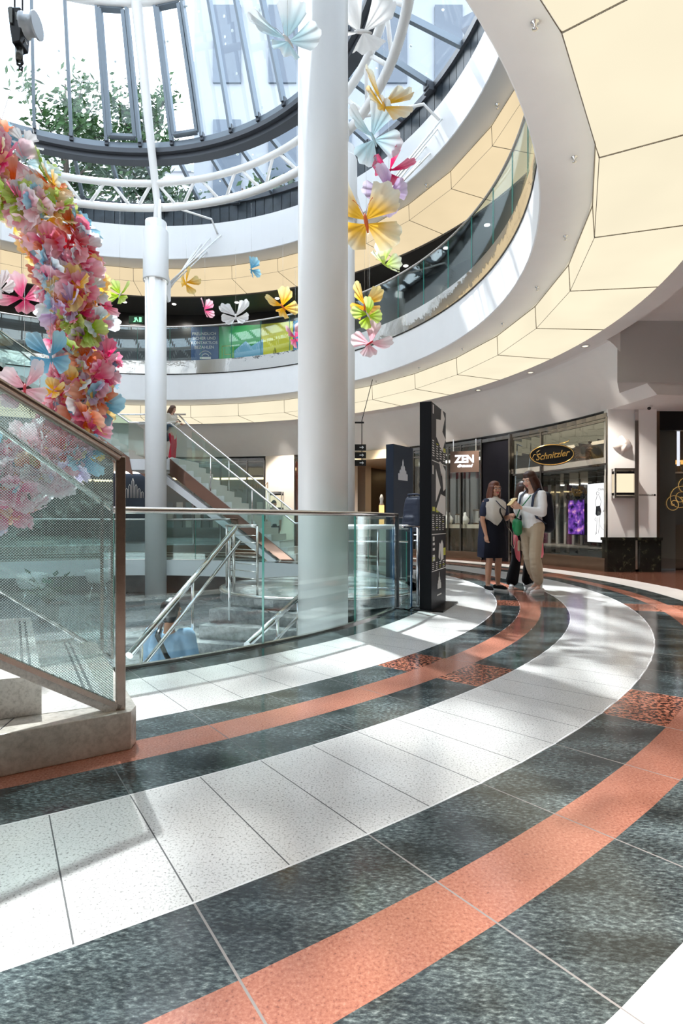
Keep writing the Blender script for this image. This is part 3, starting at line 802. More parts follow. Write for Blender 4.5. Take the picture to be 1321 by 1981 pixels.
# --- passage behind the totems
ps_ = [pol(11.05, 47.6), pol(11.05, 59.0)]
dr = Vector((cos(radians(52)), sin(radians(52)), 0)); nr = Vector((-dr.y, dr.x, 0))
def cbox(name, s0, s1, t0, t1, z0, z1, mat, parent=None, **k):
    o = Vector((CX, CY, 0)); b = MB()
    vs = [o+dr*s+nr*t+Vector((0, 0, z)) for z in (z0, z1) for s, t in ((s0, t0), (s1, t0), (s1, t1), (s0, t1))]
    b.add(vs, [(3, 2, 1, 0), (4, 5, 6, 7), (0, 1, 5, 4), (1, 2, 6, 5), (2, 3, 7, 6), (3, 0, 4, 7)])
    return b.build(name, mat, parent, **k)
CREAM = pbr('warm_ceiling', (.80, .66, .45), .5)
cbox('wall_passage_right', 11.1, 21, -1.0, -.7, 0, 3.3, pbr('passage_dark_wall', (.06, .045, .035), .3), kind='structure')
cbox('wall_passage_left', 11.1, 21, 2.3, 2.6, 0, 3.3, pbr('passage_dark_wall', (.06, .045, .035), .3), kind='structure')
cbox('ceiling_passage', 10.95, 21, -.7, 2.3, 3.0, 3.28, CREAM, kind='structure')
cbox('wall_passage_end', 21, 21.2, -1, 2.6, 0, 3.3, pbr('passage_end', (.12, .07, .04), .4), kind='structure')
for i, s in enumerate((12.5, 15, 17.5)):
    for t in (-.55, 2.15):
        pp = thing_boxes('passage_pillar', 'beige square pillar along the '+('right' if t < 0 else 'left')+' side of the warm passage, '+['nearest the hall', 'middle one', 'deepest one'][i], 'pillar')
        cbox('shaft', s, s+.35, t-.18, t+.18, .5, 3.0, BEIW, pp); cbox('base', s-.02, s+.37, t-.2, t+.2, 0, .5, DKST, pp); settle(pp, Vector((CX, CY, 0))+dr*(s+.17)+nr*t)
    lt = thing_boxes('ceiling_light', 'round warm downlight in the passage ceiling, '+['nearest the hall', 'middle one', 'deepest one'][i], 'ceiling light')
    c0 = Vector((CX, CY, 2.995))+dr*(s+1.2)+nr*.8
    MB().lathe([(0, -.006), (.22, -.006), (.22, .0), (0, .0)], c0, 20).build('lens', emit('passage_lamp', (1, .7, .35), 16), lt); MB().lathe([(.22, -.01), (.25, -.01), (.25, 0), (.22, 0)], c0, 20).build('rim', CHROME, lt); settle(lt, c0)
for i in range(2):
    lp = thing_boxes('lantern', 'amber lantern on a pedestal at the passage mouth, '+['left one', 'right one'][i], 'lamp')
    c0 = at(738 if i else 752, 0, 17.4-i*.9); c0.z = 0
    flat('pedestal', c0.x-.1, c0.x+.1, c0.y-.1, c0.y+.1, 0, .95, BEIW, lp)
    flat('glass_body', c0.x-.07, c0.x+.07, c0.y-.07, c0.y+.07, .95, 1.5, emit('lantern_glow', (1, .5, .16), 1.6), lp)
    MB().lathe([(0, 0), (.07, 0), (.04, .1), (.06, .2), (.03, .3), (0, .32)], (c0.x, c0.y, 1.5), 12).build('finial', BEIW, lp); settle(lp, c0)
MB().arcbox(11.05, 11.4, 0, 3.32, 59.2, 64.5, 5).build('wall_back_right', BEIW, kind='structure')
shopfront(64.6, 70.3, [67.4], 'narrow warm red-lit shop seen left of the large column', plinth=.1, inner=pbr('red_shop', (.30, .09, .05), .5), lamp=[(.8, .5, 2.9, .05, LAMPW)])
# direction signs hanging
ds = thing_boxes('direction_sign', 'stack of three black direction boards with white arrows beside the large column', 'sign')
for k in range(3):
    z = 2.84-.19*k-.0
    M = frame_mat((.12, 14.0, z), (1, 0, 0)); b = MB(); lbox(b, M, -.48, .48, -.075, .075, -.02, .02); b.build('board', BLACK, ds)
    b = MB()
    b.tube([M @ Vector((.32, 0, .024)), M @ Vector((.42, 0, .024))], .008, 5); b.tube([M @ Vector((.385, .03, .024)), M @ Vector((.42, 0, .024)), M @ Vector((.385, -.03, .024))], .008, 5)
    b.build('arrow', TEXTW, ds)
b = MB(); b.tube([(-.3, 14, 2.4), (-.3, 14, 3.5)], .012, 6); b.tube([(.5, 14.0, 2.4), (.5, 14, 3.5)], .012, 6); b.beam((-.35, 14, 3.45), (.55, 14, 3.45), .04, .04)
b.tube([(-.3, 14, 3.5), pol(8.2, 50, 4.64)], .01, 6); b.tube([(.5, 14, 3.5), pol(8.2, 42, 4.64)], .01, 6)
b.build('hanger', BLACK, ds); settle(ds, (.1, 14, 3.5))

# --- far shop with mirrored lettering
FS = shopfront(76.2, 97.0, [79.5, 84.5, 89.5], 'far glazed shop with backwards lettering behind the staircase', plinth=.2, inner=SHGREY, lamp=[(1.0, .3, 2.6, .05, LAMPW)], frame=DKCHR)
for a in (78.2, 87.4):
    M = arc_frame(a, 11.02, 2.28) @ Matrix.Diagonal((-1, 1, 1, 1)); into(text_mesh('lettering', 'Melchers', .3, pbr('lettering_brown', (.2, .13, .08), .4), None, M, .003), FS)
m = MB()
for j in range(3):
    for i in range(12): m.box(pol(11.9, 77+i*1.6, .95+.33*j), (.12, .2, .26), rz=radians(77+i*1.6), mi=(i+j) % 3)
    m.arcbox(11.8, 12.1, .78+.33*j, .81+.33*j, 76.6, 96, 12, 1)
into(m.build('goods_shelf', [pbr('goods_cream', (.55, .5, .42), .5), pbr('goods_dark', (.05, .06, .07), .4), pbr('goods_teal', (.12, .2, .2), .4)]), FS)
sconce(arc_frame(73.6, 11.04, 1.72), 'square cream wall lamp on the far beige wall beyond the staircase', 1.1)
# navy sign wall left of slender column
nv = thing_boxes('navy_sign_panel', 'dark navy wall panel with white arched logo left of the slender column', 'sign')
MB().arcbox(11.0, 11.3, 0, 2.72, 97.2, 103.5, 6).build('panel', NAVY, nv)
MB().arcbox(10.98, 11.3, 2.72, 3.28, 97.2, 103.5, 6).build('lintel', pbr('lintel_cream', (.7, .6, .5), .4), nv)
MB().arcbox(10.9, 11.0, 2.70, 2.76, 97.4, 103.3, 6).build('light_strip', LAMPN, nv)
def arch_logo(mb, M, s, n=7, w=.055, gap=.035, z=.004, solid=False):
    hs = [.2, .3, .42, .6, .42, .3, .2]
    for i in range(n):
        x = (i-(n-1)/2)*(w+gap)*s; h = hs[i]*s; ww = w*s/2
        if solid: mb.prism([(x-ww, 0), (x+ww, 0), (x+ww, h*.9), (x, h*1.05), (x-ww, h*.9)], z-.002, z+.002, M=M)
        else: mb.tube([M @ Vector(p) for p in [(x-ww, 0, z), (x-ww, h*.85, z), (x, h, z), (x+ww, h*.85, z), (x+ww, 0, z)]], .009*s, 5)
b = MB(); arch_logo(b, arc_frame(100.2, 10.995, 1.85), 1.15); b.build('logo', TEXTW, nv)
settle(nv, pol(11, 100.3, 0))
shopfront(103.6, 124, [107, 111, 115, 119], 'dark glazed shop seen through the dotted stair glass at the left', plinth=.2, inner=SHGREY, lamp=[(1.0, .3, 2.5, .05, LAMPW)])

# ============================================================ TOTEMS
TOT = pbr('totem_black', (.006, .007, .010), .45, spec=.2)
TOTN = pbr('totem_navy', (.012, .02, .036), .45, spec=.25)
def totem(p0, p1, thick, h, mat, label, side=1):
    """p0->p1 is the base line of the printed face, seen left to right"""
    root = thing_boxes('information_totem', label, 'information totem')
    p0 = Vector(p0); p1 = Vector(p1); d = (p1-p0); W = d.length; d.normalize()
    M = frame_mat(p0, d)      # x along face, y up, z outward to viewer
    b = MB(); lbox(b, M, 0, W, 0, h, -thick, 0); b.build('body', mat, root, bevel=.004)
    return root, M, W
T1, M1, W1 = totem((1.010, 6.42, 0), (1.30, 7.12, 0), .135, 2.365, TOT, 'tall black information totem with floor plans, standing nearest the glass balustrade')
b = MB(); lbox(b, M1, -.03, W1+.06, 0, .015, -.2, .14); b.build('base_plate', BLACK, T1)
b = MB()
for y in (1.70, .86, .44): lbox(b, M1, .02, W1-.005, y, y+.009, .0, .003)
b.build('divider_line', TEXTW, T1)
PLW = pbr('plan_white', (.8, .8, .8), .5)
def shp(pts, y0, s=1.0):
    MB().prism([(x*W1, y0+y*s) for x, y in pts], .001, .004, M=M1).build('floor_plan', PLW, T1)
shp([(.3, .02), (.72, -.12), (.95, .05), (.72, .12), (.9, .30), (.66, .42), (.62, .25), (.3, .22)], 1.98)
shp([(.28, 0), (.28, .38), (.6, .18)], 1.24); shp([(.66, .5), (.95, .42), (.95, .2), (.8, .16)], 1.22); shp([(.3, -.05), (.62, .14), (.95, .12), (.95, -.12)], 1.20); shp([(.5, .46), (.6, .47), (.7, .36), (.66, .3)], 1.26)
shp([(.62, 0), (.8, .02), (.78, .2), (.7, .25), (.58, .2)], .54); shp([(.46, .03), (.54, .0), (.6, .18), (.52, .2)], .56)
for yy in (.74, .68, .60, .56): shp([(.08, 0), (.2, 0), (.2, .03), (.08, .03)], yy)
shp([(.08, 0), (.13, 0), (.13, .1), (.08, .1)], 2.24); shp([(.06, 0), (.12, 0), (.12, .1), (.06, .1)], 1.55); shp([(.08, 0), (.18, 0), (.18, .05), (.08, .05)], .79)
tl_ = MB(); ty_ = MB()
def col_text(x, y0, y1, dy, w):
    y = y0
    while y > y1:
        ww = w*random.uniform(.5, 1); (tl_ if random.random() > .12 else ty_).prism([(x*W1, y), ((x+ww)*W1, y), ((x+ww)*W1, y+dy*.42), (x*W1, y+dy*.42)], .001, .003, M=M1); y -= dy
for x in (.06, .32, .54, .78): col_text(x, 1.93-x*.06, 1.74, .028, .16)
for x in (.06, .3, .5, .74): col_text(x, 1.08, .9 if x > .7 else .89, .024, .14)
for x in (.06, .3, .52, .76): col_text(x, .53, .46, .022, .14)
for x, y in ((.8, 1.86), (.8, 1.13), (.06, 1.13), (.3, 1.12), (.8, .64), (.06, .56), (.8, .6)): ty_.prism([(x*W1, y), ((x+.16)*W1, y), ((x+.16)*W1, y+.05), (x*W1, y+.05)], .001, .003, M=M1)
tl_.build('printed_text', TEXTW, T1); ty_.build('yellow_print', TEXTY, T1)
lg = MB(); arch_logo(lg, M1 @ Matrix.Translation((W1*.5, .22, 0)), .32, w=.06, gap=.02, solid=True)
lg.prism([(W1*.36, .14), (W1*.66, .14), (W1*.66, .155), (W1*.36, .155)], .001, .003, M=M1); lg.build('logo', TEXTW, T1)
settle(T1, M1.translation)
T2, M2, W2 = totem(at(761, 0, 10.3).xy.to_3d(), at(799, 0, 10.9).xy.to_3d(), .16, 2.42, TOTN, 'navy information totem with a grey arched logo behind the black totem')
lg = MB(); arch_logo(lg, M2 @ Matrix.Translation((W2*.46, 1.78, 0)), .62, w=.075, gap=.006, solid=True); lg.build('logo', pbr('logo_grey', (.55, .57, .62), .5), T2)
settle(T2, M2.translation)
# cable by the totem
tag(MB().tube([at(760, 1178, 6.6).xy.to_3d()+Vector((0, 0, .01))]+[Vector((.66+.05*i, 6.55-.12*sin(i*1.1), .012+.01*(i % 2))) for i in range(7)]+[Vector((1.0, 6.5, .03))], .009, 6).build('power_cable', BLACK), 'black power cable lying on the floor at the foot of the black totem', 'cable')
# ============================================================ CEILING FITTINGS
for i, (u, v) in enumerate([(1035, 42), (1111, 303), (1094, 456), (1039, 555), (972, 625), (895, 674), (811, 711), (728, 737)]):
    zc = 4.63; Y = (zc-1)*F/(VH-v); p = at(u, v, Y); p.z = 4.632
    sp = thing_boxes('ceiling_sprinkler', ['chrome sprinkler in the white ceiling edge at the top of the photo', 'chrome sprinkler in the white ceiling edge, second from the top', 'chrome sprinkler in the white ceiling edge, third from the top', 'chrome sprinkler in the white ceiling edge, fourth from the top', 'small sprinkler in the white ceiling edge, fifth from the top', 'small sprinkler in the white ceiling edge, sixth from the top', 'small sprinkler in the white ceiling edge above the black totem', 'small sprinkler in the white ceiling edge beside the large column'][i], 'sprinkler', 'sprinklers in the ground floor ceiling edge')
    MB().lathe([(0, 0), (.034, 0), (.030, -.012), (.01, -.02), (.009, -.04), (0, -.04)], p, 14).build('escutcheon', CHROME, sp)
    MB().lathe([(0, -.052), (.022, -.052), (.022, -.056), (0, -.056)], p, 12).tube([p+Vector((.012, 0, -.03)), p+Vector((.014, 0, -.045)), p+Vector((.004, 0, -.054))], .003, 5).tube([p+Vector((-.012, 0, -.03)), p+Vector((-.014, 0, -.045)), p+Vector((-.004, 0, -.054))], .003, 5).build('deflector', CHROME, sp)
    settle(sp, p)
for i, (u, v) in enumerate([(925, 755), (1026, 721), (1132, 670)]):
    Y = 3.245*F/(VH-v); p = at(u, v, Y); p.z = 4.249
    dl = thing_boxes('downlight', ['recessed downlight above the black totem', 'recessed downlight above the diamond shop', 'recessed downlight above the oval sign'][i], 'downlight')
    MB().lathe([(.05, 0), (.085, 0), (.08, -.012), (.055, -.006)], p, 24).build('trim_ring', CHROME, dl); MB().lathe([(0, -.002), (.052, -.002), (.052, .0), (0, 0)], p, 20).build('lens', LAMPC, dl); settle(dl, p)
for i, (u, v) in enumerate([(962, 201), (825, 357)]):
    Y = 7.83*F/(VH-v); p = at(u, v, Y); p.z = 8.832
    sp = thing_boxes('ceiling_sprinkler', ['small sprinkler under the upper white ceiling edge, upper one', 'small sprinkler under the upper white ceiling edge, lower one'][i], 'sprinkler', 'sprinklers in the upper ceiling edge')
    MB().lathe([(0, 0), (.05, 0), (.04, -.02), (.015, -.03), (.012, -.08), (.03, -.085), (0, -.09)], p, 12).build('head', CHROME, sp); settle(sp, p)

# ============================================================ UPPER FLOOR POSTERS
def poster(a0, a1, z0, z1, mat, label, r=11.28):
    o = thing_boxes('wall_poster', label, 'poster'); MB().arcbox(r-.02, r, z0, z1, a0, a1, 4).build('sheet', mat, o); return o
PZ0, PZ1 = 5.7, 7.95
o = poster(85.2, 90.2, PZ0, PZ1, pbr('poster_navy', (.03, .09, .25), .4), 'navy upper floor poster with white German lettering')
for j, tx in enumerate(['FREUNDLICH', 'SICHER UND', 'KONTAKTLOS', 'BEZAHLEN']): text_mesh('lettering', tx, .145, TEXTW, o, arc_frame(87.8, 11.25, 7.7-.16*j), .003)
b = MB(); MP = arc_frame(87.6, 11.25, 6.9); 
for q in (.14, .24): b.tube([MP @ Vector((q*cos(t_), q*sin(t_)-.05, 0)) for t_ in [pi*.15+j*pi*.7/8 for j in range(9)]], .014, 5)
b.prism([(-.2, -.1), (.2, -.1), (.2, -.02), (-.2, -.02)], 0, .003, M=MP)
for j in range(4): b.prism([(-.4+.04*j, -.3-.06*j), (.42-.05*j, -.3-.06*j), (.42-.05*j, -.27-.06*j), (-.4+.04*j, -.27-.06*j)], 0, .003, M=MP)
b.build('pictogram', TEXTW, o); settle(o, pol(11.28, 87.7, PZ0))
o = poster(77.4, 85.1, PZ0, PZ1, pbr('poster_green', (.03, .42, .12), .4), 'green upper floor poster with a sketched chair')
b = MB(); MP = arc_frame(83.5, 11.25, 6.95); b.tube([MP @ Vector(p) for p in [(-.2, .3, 0), (.2, .3, 0), (.2, -.2, 0), (-.2, -.2, 0), (-.2, .3, 0)]], .012, 5); b.tube([MP @ Vector(p) for p in [(-.1, .2, 0), (-.1, 0, 0), (.12, 0, 0), (.12, -.15, 0)]], .012, 5)
b.build('drawing', pbr('poster_yellow_ink', (.5, .55, .05), .5), o); text_mesh('lettering', 'STÜCK FÜR STÜCK', .12, TEXTW, o, arc_frame(83.3, 11.25, 6.25), .003)
b = MB(); MP = arc_frame(79.6, 11.25, 7.2)
b.prism([(-.75, -.3), (-.1, .2), (.1, .0), (.75, .35), (.8, -.5), (-.7, -.5)], 0, .004, M=MP); b.build('blue_picture', pbr('poster_blue', (.2, .5, .75), .5), o); settle(o, pol(11.28, 81, PZ0))
o = poster(71.2, 77.3, PZ0, PZ1, pbr('poster_yellow', (.75, .72, .03), .4), 'yellow upper floor poster with a dark arched logo')
b = MB(); arch_logo(b, arc_frame(74.6, 11.25, 6.3), 1.3); b.build('logo', BLACK, o); settle(o, pol(11.28, 74, PZ0))
o = poster(69.0, 71.1, PZ0, PZ1, pbr('poster_cyan', (.03, .35, .7), .4), 'narrow bright blue upper floor poster beside the large column'); settle(o, pol(11.28, 70, PZ0))
ex = thing_boxes('exit_sign', 'small green emergency exit sign on the dark upper floor wall', 'exit sign')
M = at(264, 619, 19.0); MX = frame_mat(M, (1, 0, 0)); b = MB(); lbox(b, MX, -.24, .24, -.12, .12, -.04, .04); b.build('housing', pbr('exit_green', (.0, .06, .02), .4), ex)
b = MB(); b.prism([(-.1, -.08), (-.02, -.08), (.0, .0), (.06, -.08), (.08, -.06), (.04, .02), (.02, .08), (-.06, .06), (-.04, -.02)], .041, .045, M=MX); b.prism([(.1, -.08), (.18, -.08), (.18, .08), (.1, .08)], .041, .045, M=MX); b.build('pictogram', emit('exit_glow', (.3, 1, .5), 1.0), ex); settle(ex, M)
for i, a in enumerate((30, 38, 46, 62, 72, 80, 92, 101, 108, 116)):
    dl = thing_boxes('upper_downlight', 'small bright downlight in the dark upper floor ceiling', 'downlight', 'downlights in the dark upper floor ceiling'); p = pol(10.3, a, 8.394)
    MB().lathe([(0, 0), (.07, 0), (.07, -.01), (0, -.01)], p, 14).build('lens', LAMPN, dl); settle(dl, p)
# ============================================================ NEAR STAIRCASE (left foreground)
POSTM = pbr('post_steel', (.42, .34, .29), .25, 1.0, noise=(40, .15))
st = thing_boxes('staircase', 'near staircase with dotted glass side and stone plinth at the left edge', 'staircase')
sv = Vector((-.893, -.45, 0)); nv_ = Vector((-.5, .87, 0)).normalized()
G0 = Vector((-.985, 2.545, 0)); G1 = Vector((-1.69, 4.21, 0))
def gl(t, z, off=0.0, base=G0): return base+sv*t+Vector((-sv.y, sv.x, 0))*off*-1+Vector((0, 0, z))
K1 = .60
# plinth
MB().prism([(-.928, 2.52), (-.935, 2.60), (-1.72, 4.0), (-4.6, 2.9), (-3.4, .83)], 0, .168).build('plinth', BEIGE, st, bevel=.004)
tp = MB()
for q in (.52, 1.25): 
    p = Vector((-.93, 2.52, 0))+Vector((-.826, -.564, 0))*q
    tp.beam(p+Vector((0, 0, .169)), p+Vector((-.05, .30, .169)), .004, .002)
tp.build('plinth_joint', JOINT, st)
# side wall beneath glass
M = frame_mat(G0+Vector((.0, 0, 0)), sv, (0, 0, 1))
w_ = MB(); w_.prism([(0.0, .165), (.06, .165), (5, K1*5+.11), (5, .165+K1*5), (0.0, .175)], -.012, .03, M=M); w_.build('stringer', STEPST, st)
A0 = Vector((-1.06, 2.60, 0))
for k in range(14):
    a = A0+sv*(.27*k); b = a+nv_*1.74; c = b+sv*5; d = a+sv*5
    z1 = .168*(k+1)+.002
    L = .30 if k < 13 else 1.2
    vs = []
    for z in (z1-.168, z1):
        for p in (a, b, b+sv*L, a+sv*L): vs.append(p+Vector((0, 0, z)))
    m = MB().add(vs, [(3, 2, 1, 0), (4, 5, 6, 7), (0, 1, 5, 4), (1, 2, 6, 5), (2, 3, 7, 6), (3, 0, 4, 7)])
    o_ = m.build('step', STEPST, st)
    if k < 6:
        q = MB()
        for j in (.04, .07):
            q.beam(a+sv*j+nv_*.14+Vector((0, 0, z1+.001)), a+sv*j+nv_*1.6+Vector((0, 0, z1+.001)), .012, .003)
        q.build('grip_strip', JOINT, o_)
u_ = MB(); u_.prism([(1.4, .60), (5.0, K1*5-.30), (5.0, K1*5-.1), (1.4, .74)], .04, 1.72, M=M); u_.build('stair_underside', BEIGE, st)
def side_glass(base, z0, zr, slope, t1, mat, name):
    pts = [(0.03, z0+.02+slope*.03), (t1, z0+.02+slope*t1), (t1, zr-.02+slope*t1), (.03, zr-.02+slope*.03)]
    Mx = frame_mat(base, sv)
    m = MB(); m.prism(pts, -.005, .005, M=Mx)
    o = m.build(name, mat, st)
    uvl = o.data.uv_layers.new(name='uv')
    Mi = Mx.inverted(); r = .7071
    for l in o.data.loops:
        p = Mi @ o.data.vertices[l.vertex_index].co
        uvl.data[l.index].uv = ((p.x+p.y)*r, (p.y-p.x)*r)
    return o
side_glass(G0, .172, 1.29, K1, 5, FRIT, 'dotted_glass_pane')
MB().tube([gl(0, 1.288), gl(5, 1.288+K1*5)], .0235, 14).build('handrail', POSTM, st)
MB().box(gl(0.0, .73), (.042, .03, 1.13), rz=atan2(sv.y, sv.x)).build('end_post', POSTM, st, bevel=.006)
MB().beam(gl(0, .178), gl(5, .178+K1*5), .03, .022).build('bottom_channel', POSTM, st)
K2 = .76
side_glass(G1, .0, 1.09, K2, 4, GLASS, 'far_glass_pane')
MB().tube([G1+Vector((0, 0, 1.10)), G1+sv*4+Vector((0, 0, 1.10+K2*4))], .021, 12).build('handrail', STEEL, st)
MB().tube([G1+Vector((0, 0, -.0)), G1+sv*4+Vector((0, 0, K2*4))], .014, 8).build('bottom_channel', STEEL, st)
for t in (.0, .07): MB().box(G1+sv*t+Vector((0, 0, .56+K2*t)), (.022, .04, 1.12), rz=.4).build('end_post', POSTM, st)
settle(st, (-1.2, 2.5, 0))

# ============================================================ FAR STAIRCASE
fs = thing_boxes('staircase', 'far white staircase rising leftwards behind the slender column with glass sides', 'staircase')
P0 = Vector((-4.70, 15.72, 0)); dd = Vector((.97, -.24, 0)).normalized(); nn = Vector((.24, .97, 0)).normalized(); L0 = 3.6; H0 = 2.75; NS = 16
for k in range(NS):
    z1 = H0*(NS-k)/NS-.0; a = P0+dd*(L0*k/NS)
    vs = [p+Vector((0, 0, z)) for z in (z1-.2, z1) for p in (a, a+dd*(L0/NS+.02), a+dd*(L0/NS+.02)+nn*1.15, a+nn*1.15)]
    MB().add(vs, [(3, 2, 1, 0), (4, 5, 6, 7), (0, 1, 5, 4), (1, 2, 6, 5), (2, 3, 7, 6), (3, 0, 4, 7)]).build('step', STEPST, fs)
M = frame_mat(P0, dd)
MB().prism([(0, H0), (L0, 0), (L0, -.25), (0, H0-.42)], -.0, .05, M=M).build('stringer', COPPER, fs)
MB().prism([(-.35, H0-.30), (L0+.2, -.5), (L0+.2, -.65), (-.35, H0-.52)], -.2, .07, M=M).build('lower_edge', FASCIA, fs)
MB().prism([(0, H0-.2), (L0, -.2), (L0, -.3), (0, H0-.3)], -1.15, -.02, M=M).build('underside', FASCIA, fs)
def glass_flight(p, q, h0, h1, n, parent, off=0.0, thick=.01, mat=GLASS, post=True):
    """glass between the lines p->q raised by h0 and h1"""
    p, q = Vector(p), Vector(q); U = Vector((0, 0, 1))
    for i in range(n):
        a = p.lerp(q, i/n+.006); b = p.lerp(q, (i+1)/n-.006)
        w = (b-a); w.z = 0; w.normalize(); s = Vector((-w.y, w.x, 0))*thick/2
        vs = [x+o+U*h for o in (-s, s) for x, h in ((a, h0), (b, h0), (b, h1-.02), (a, h1-.02))]
        MB().add(vs, [(3, 2, 1, 0), (4, 5, 6, 7), (0, 1, 5, 4), (1, 2, 6, 5), (2, 3, 7, 6), (3, 0, 4, 7)]).build('glass_pane', mat, parent)
    if post:
        for i in range(1, n):
            a = p.lerp(q, i/n); MB().tube([a+U*h0, a+U*h1], .016, 8).build('baluster', CHROME, parent)
def UZ(v, z): return Vector((v.x, v.y, z))
RH = .98
glass_flight(UZ(P0, H0), UZ(P0+dd*L0, 0), .02, RH, 3, fs)
glass_flight(UZ(P0+nn*1.15, H0), UZ(P0+dd*L0+nn*1.15, 0), .02, RH, 3, fs)
e = P0+dd*L0
MB().tube([UZ(P0-dd*1.0, H0+RH+.02), UZ(P0, H0+RH), UZ(e, RH), UZ(e+dd*.35, RH)], .026, 10).build('handrail', CHROME, fs)
MB().tube([UZ(P0+nn*1.15-dd*.4, H0+RH+.45), UZ(P0+nn*1.15, H0+RH+.05), UZ(e+nn*1.15, RH), UZ(e+nn*1.15+dd*.35, RH)], .026, 10).build('handrail', CHROME, fs)
# landing
la = MB(); la.prism([(-5.9, 15.75), (-4.70, 15.72), (-4.42, 16.85), (-5.9, 17.0)], H0-.3, H0); la.build('landing', FASCIA, fs)
# upper flight
UX, UY, US = -5.85, 15.75, .71
for k in range(15):
    z1 = H0+.178*(k+1); x0 = UX-.25*k
    MB().box((x0-.135, UY+.6, z1-.1), (.27, 1.2, .2)).build('step', STEPST, fs)
for yy in (UY, UY+1.2):
    M = frame_mat((UX, yy, 0), (-1, 0, 0)); MB().prism([(0, H0+.05), (3.75, H0+.05+US*3.75), (3.75, H0-.5+US*3.75), (-.1, H0-.45)], -.025, .025, M=M).build('stringer', COPPER, fs)
M = frame_mat((UX, UY, 0), (-1, 0, 0)); MB().prism([(0, H0-.2), (3.75, H0-.2+US*3.75), (3.75, H0-.3+US*3.75), (0, H0-.3)], .03, 1.17, M=M).build('underside', FASCIA, fs)
glass_flight((UX, UY, H0), (UX-3.7, UY, H0+US*3.7), .05, 1.02, 3, fs)
glass_flight((UX, UY+1.2, H0), (UX-3.7, UY+1.2, H0+US*3.7), .05, 1.02, 3, fs)
MB().tube([(-4.95-.3, UY, 3.76), (UX, UY, 3.76), (UX-3.7, UY, 3.76+US*3.7)], .026, 10).build('handrail', CHROME, fs)
MB().tube([(-4.6, UY+1.15, 4.2), (-6.58, UY+1.15, 4.2), (-10.1, UY+1.15, 4.2+.6*3.5)], .026, 10).build('handrail', CHROME, fs)
settle(fs, (-4.0, 15.8, 0))

# ============================================================ STAIRWELL: platform, steps and rails
pf = thing_boxes('stair_platform', 'dark round stair platform with a pale nosing beyond the curved glass balustrade', 'platform')
c0 = Vector((-.3, 9.1, 0))
MB().lathe([(0, 0), (1.58, 0), (1.6, -.02), (1.6, -.16), (0, -.16)], c0, 64, 0, False).build('deck', GREYS, pf)
MB().lathe([(1.56, .004), (1.61, .004), (1.61, -.03), (1.56, -.03)], c0, 64).build('nosing', STEEL, pf)
MB().lathe([(0, -.16), (1.2, -.16), (.5, -.94), (0, -.94)], c0, 40).build('pedestal', BLACK, pf)
settle(pf, c0-Vector((0, 0, .94)))
pr = thing_boxes('platform_railing', 'low steel railing with horizontal bars on the left of the round platform', 'railing')
def arcc(c, r, z, a0, a1, n=14): return [Vector((c.x+r*cos(radians(a0+(a1-a0)*i/n)), c.y+r*sin(radians(a0+(a1-a0)*i/n)), z)) for i in range(n+1)]
MB().tube(arcc(c0, 1.5, .95, 235, 170), .022, 10).build('handrail', STEEL, pr)
for j in range(8): MB().tube(arcc(c0, 1.5, .12+.1*j, 235, 170), .006, 6).build('bar', STEEL, pr)
for a in (235, 213, 191, 170): MB().tube([arcc(c0, 1.5, 0, a, a, 1)[0], arcc(c0, 1.5, .95, a, a, 1)[0]], .018, 8).build('post', STEEL, pr)
settle(pr, c0+Vector((-1.3, -.6, 0)))
dsr = thing_boxes('staircase', 'lower staircase going down from the round platform below the near balustrade', 'staircase')
s0 = Vector((-.75, 7.65, 0)); sd = Vector((-.30, -.954, 0)).normalized(); sn = Vector((.954, -.30, 0))
for k in range(13):
    a = s0+sd*(.25*k); z1 = -.17*(k+1)
    vs = [p+Vector((0, 0, z)) for z in (z1-.17, z1) for p in (a-sn*1.0, a-sn*1.0+sd*.27, a+sn*.65+sd*.27, a+sn*.65)]
    MB().add(vs, [(3, 2, 1, 0), (4, 5, 6, 7), (0, 1, 5, 4), (1, 2, 6, 5), (2, 3, 7, 6), (3, 0, 4, 7)]).build('step', GREYS, dsr)
def rail_pair(p, q, parent):
    MB().tube([p, q], .032, 12).build('handrail', CHROME, parent)
    MB().tube([p+Vector((.05, .02, -.16)), q+Vector((.05, .02, -.16))], .018, 8).build('lower_rail', CHROME, parent)
    for t in (.08, .5, .92):
        a = p.lerp(q, t); MB().tube([a, a-Vector((0, 0, 1.0))], .016, 8).build('post', CHROME, parent)
rail_pair(at(455, 1022, 6.9), at(250, 1268, 4.65), dsr)
rail_pair(at(583, 1150, 6.25), at(478, 1248, 4.9), dsr)
settle(dsr, (-1.2, 6.4, -1.2))
br_ = thing_boxes('glass_barrier', 'low straight glass barrier with a white steel rail right of the large column', 'barrier')
a, b = Vector((.10, 7.95, 0)), Vector((.90, 7.72, 0))
glass_flight(a, b, .02, .93, 2, br_)
MB().tube([UZ(a, .94), UZ(b, .94)], .035, 10).build('handrail', TRUSS, br_)
MB().tube([UZ(a, .74), UZ(b, .74)], .012, 8).tube([UZ(a, .1), UZ(b, .1)], .016, 8).build('rail', CHROME, br_)
settle(br_, (.5, 7.83, 0))
gt = thing_boxes('glass_screen', 'narrow glass screen with blue edge and chrome post between balustrade and totem', 'glass screen')
a, b = Vector((.69, 6.62, 0)), Vector((.82, 6.78, 0))
glass_flight(a, b, .01, .96, 1, gt)
MB().tube([UZ(a, .95), UZ(b, .95), (1.02, 7.05, .95)], .014, 8).build('top_rail', CHROME, gt)
MB().box((.83, 6.8, .475), (.02, .03, .95)).build('edge_strip', pbr('blue_edge', (.05, .16, .35), .25), gt)
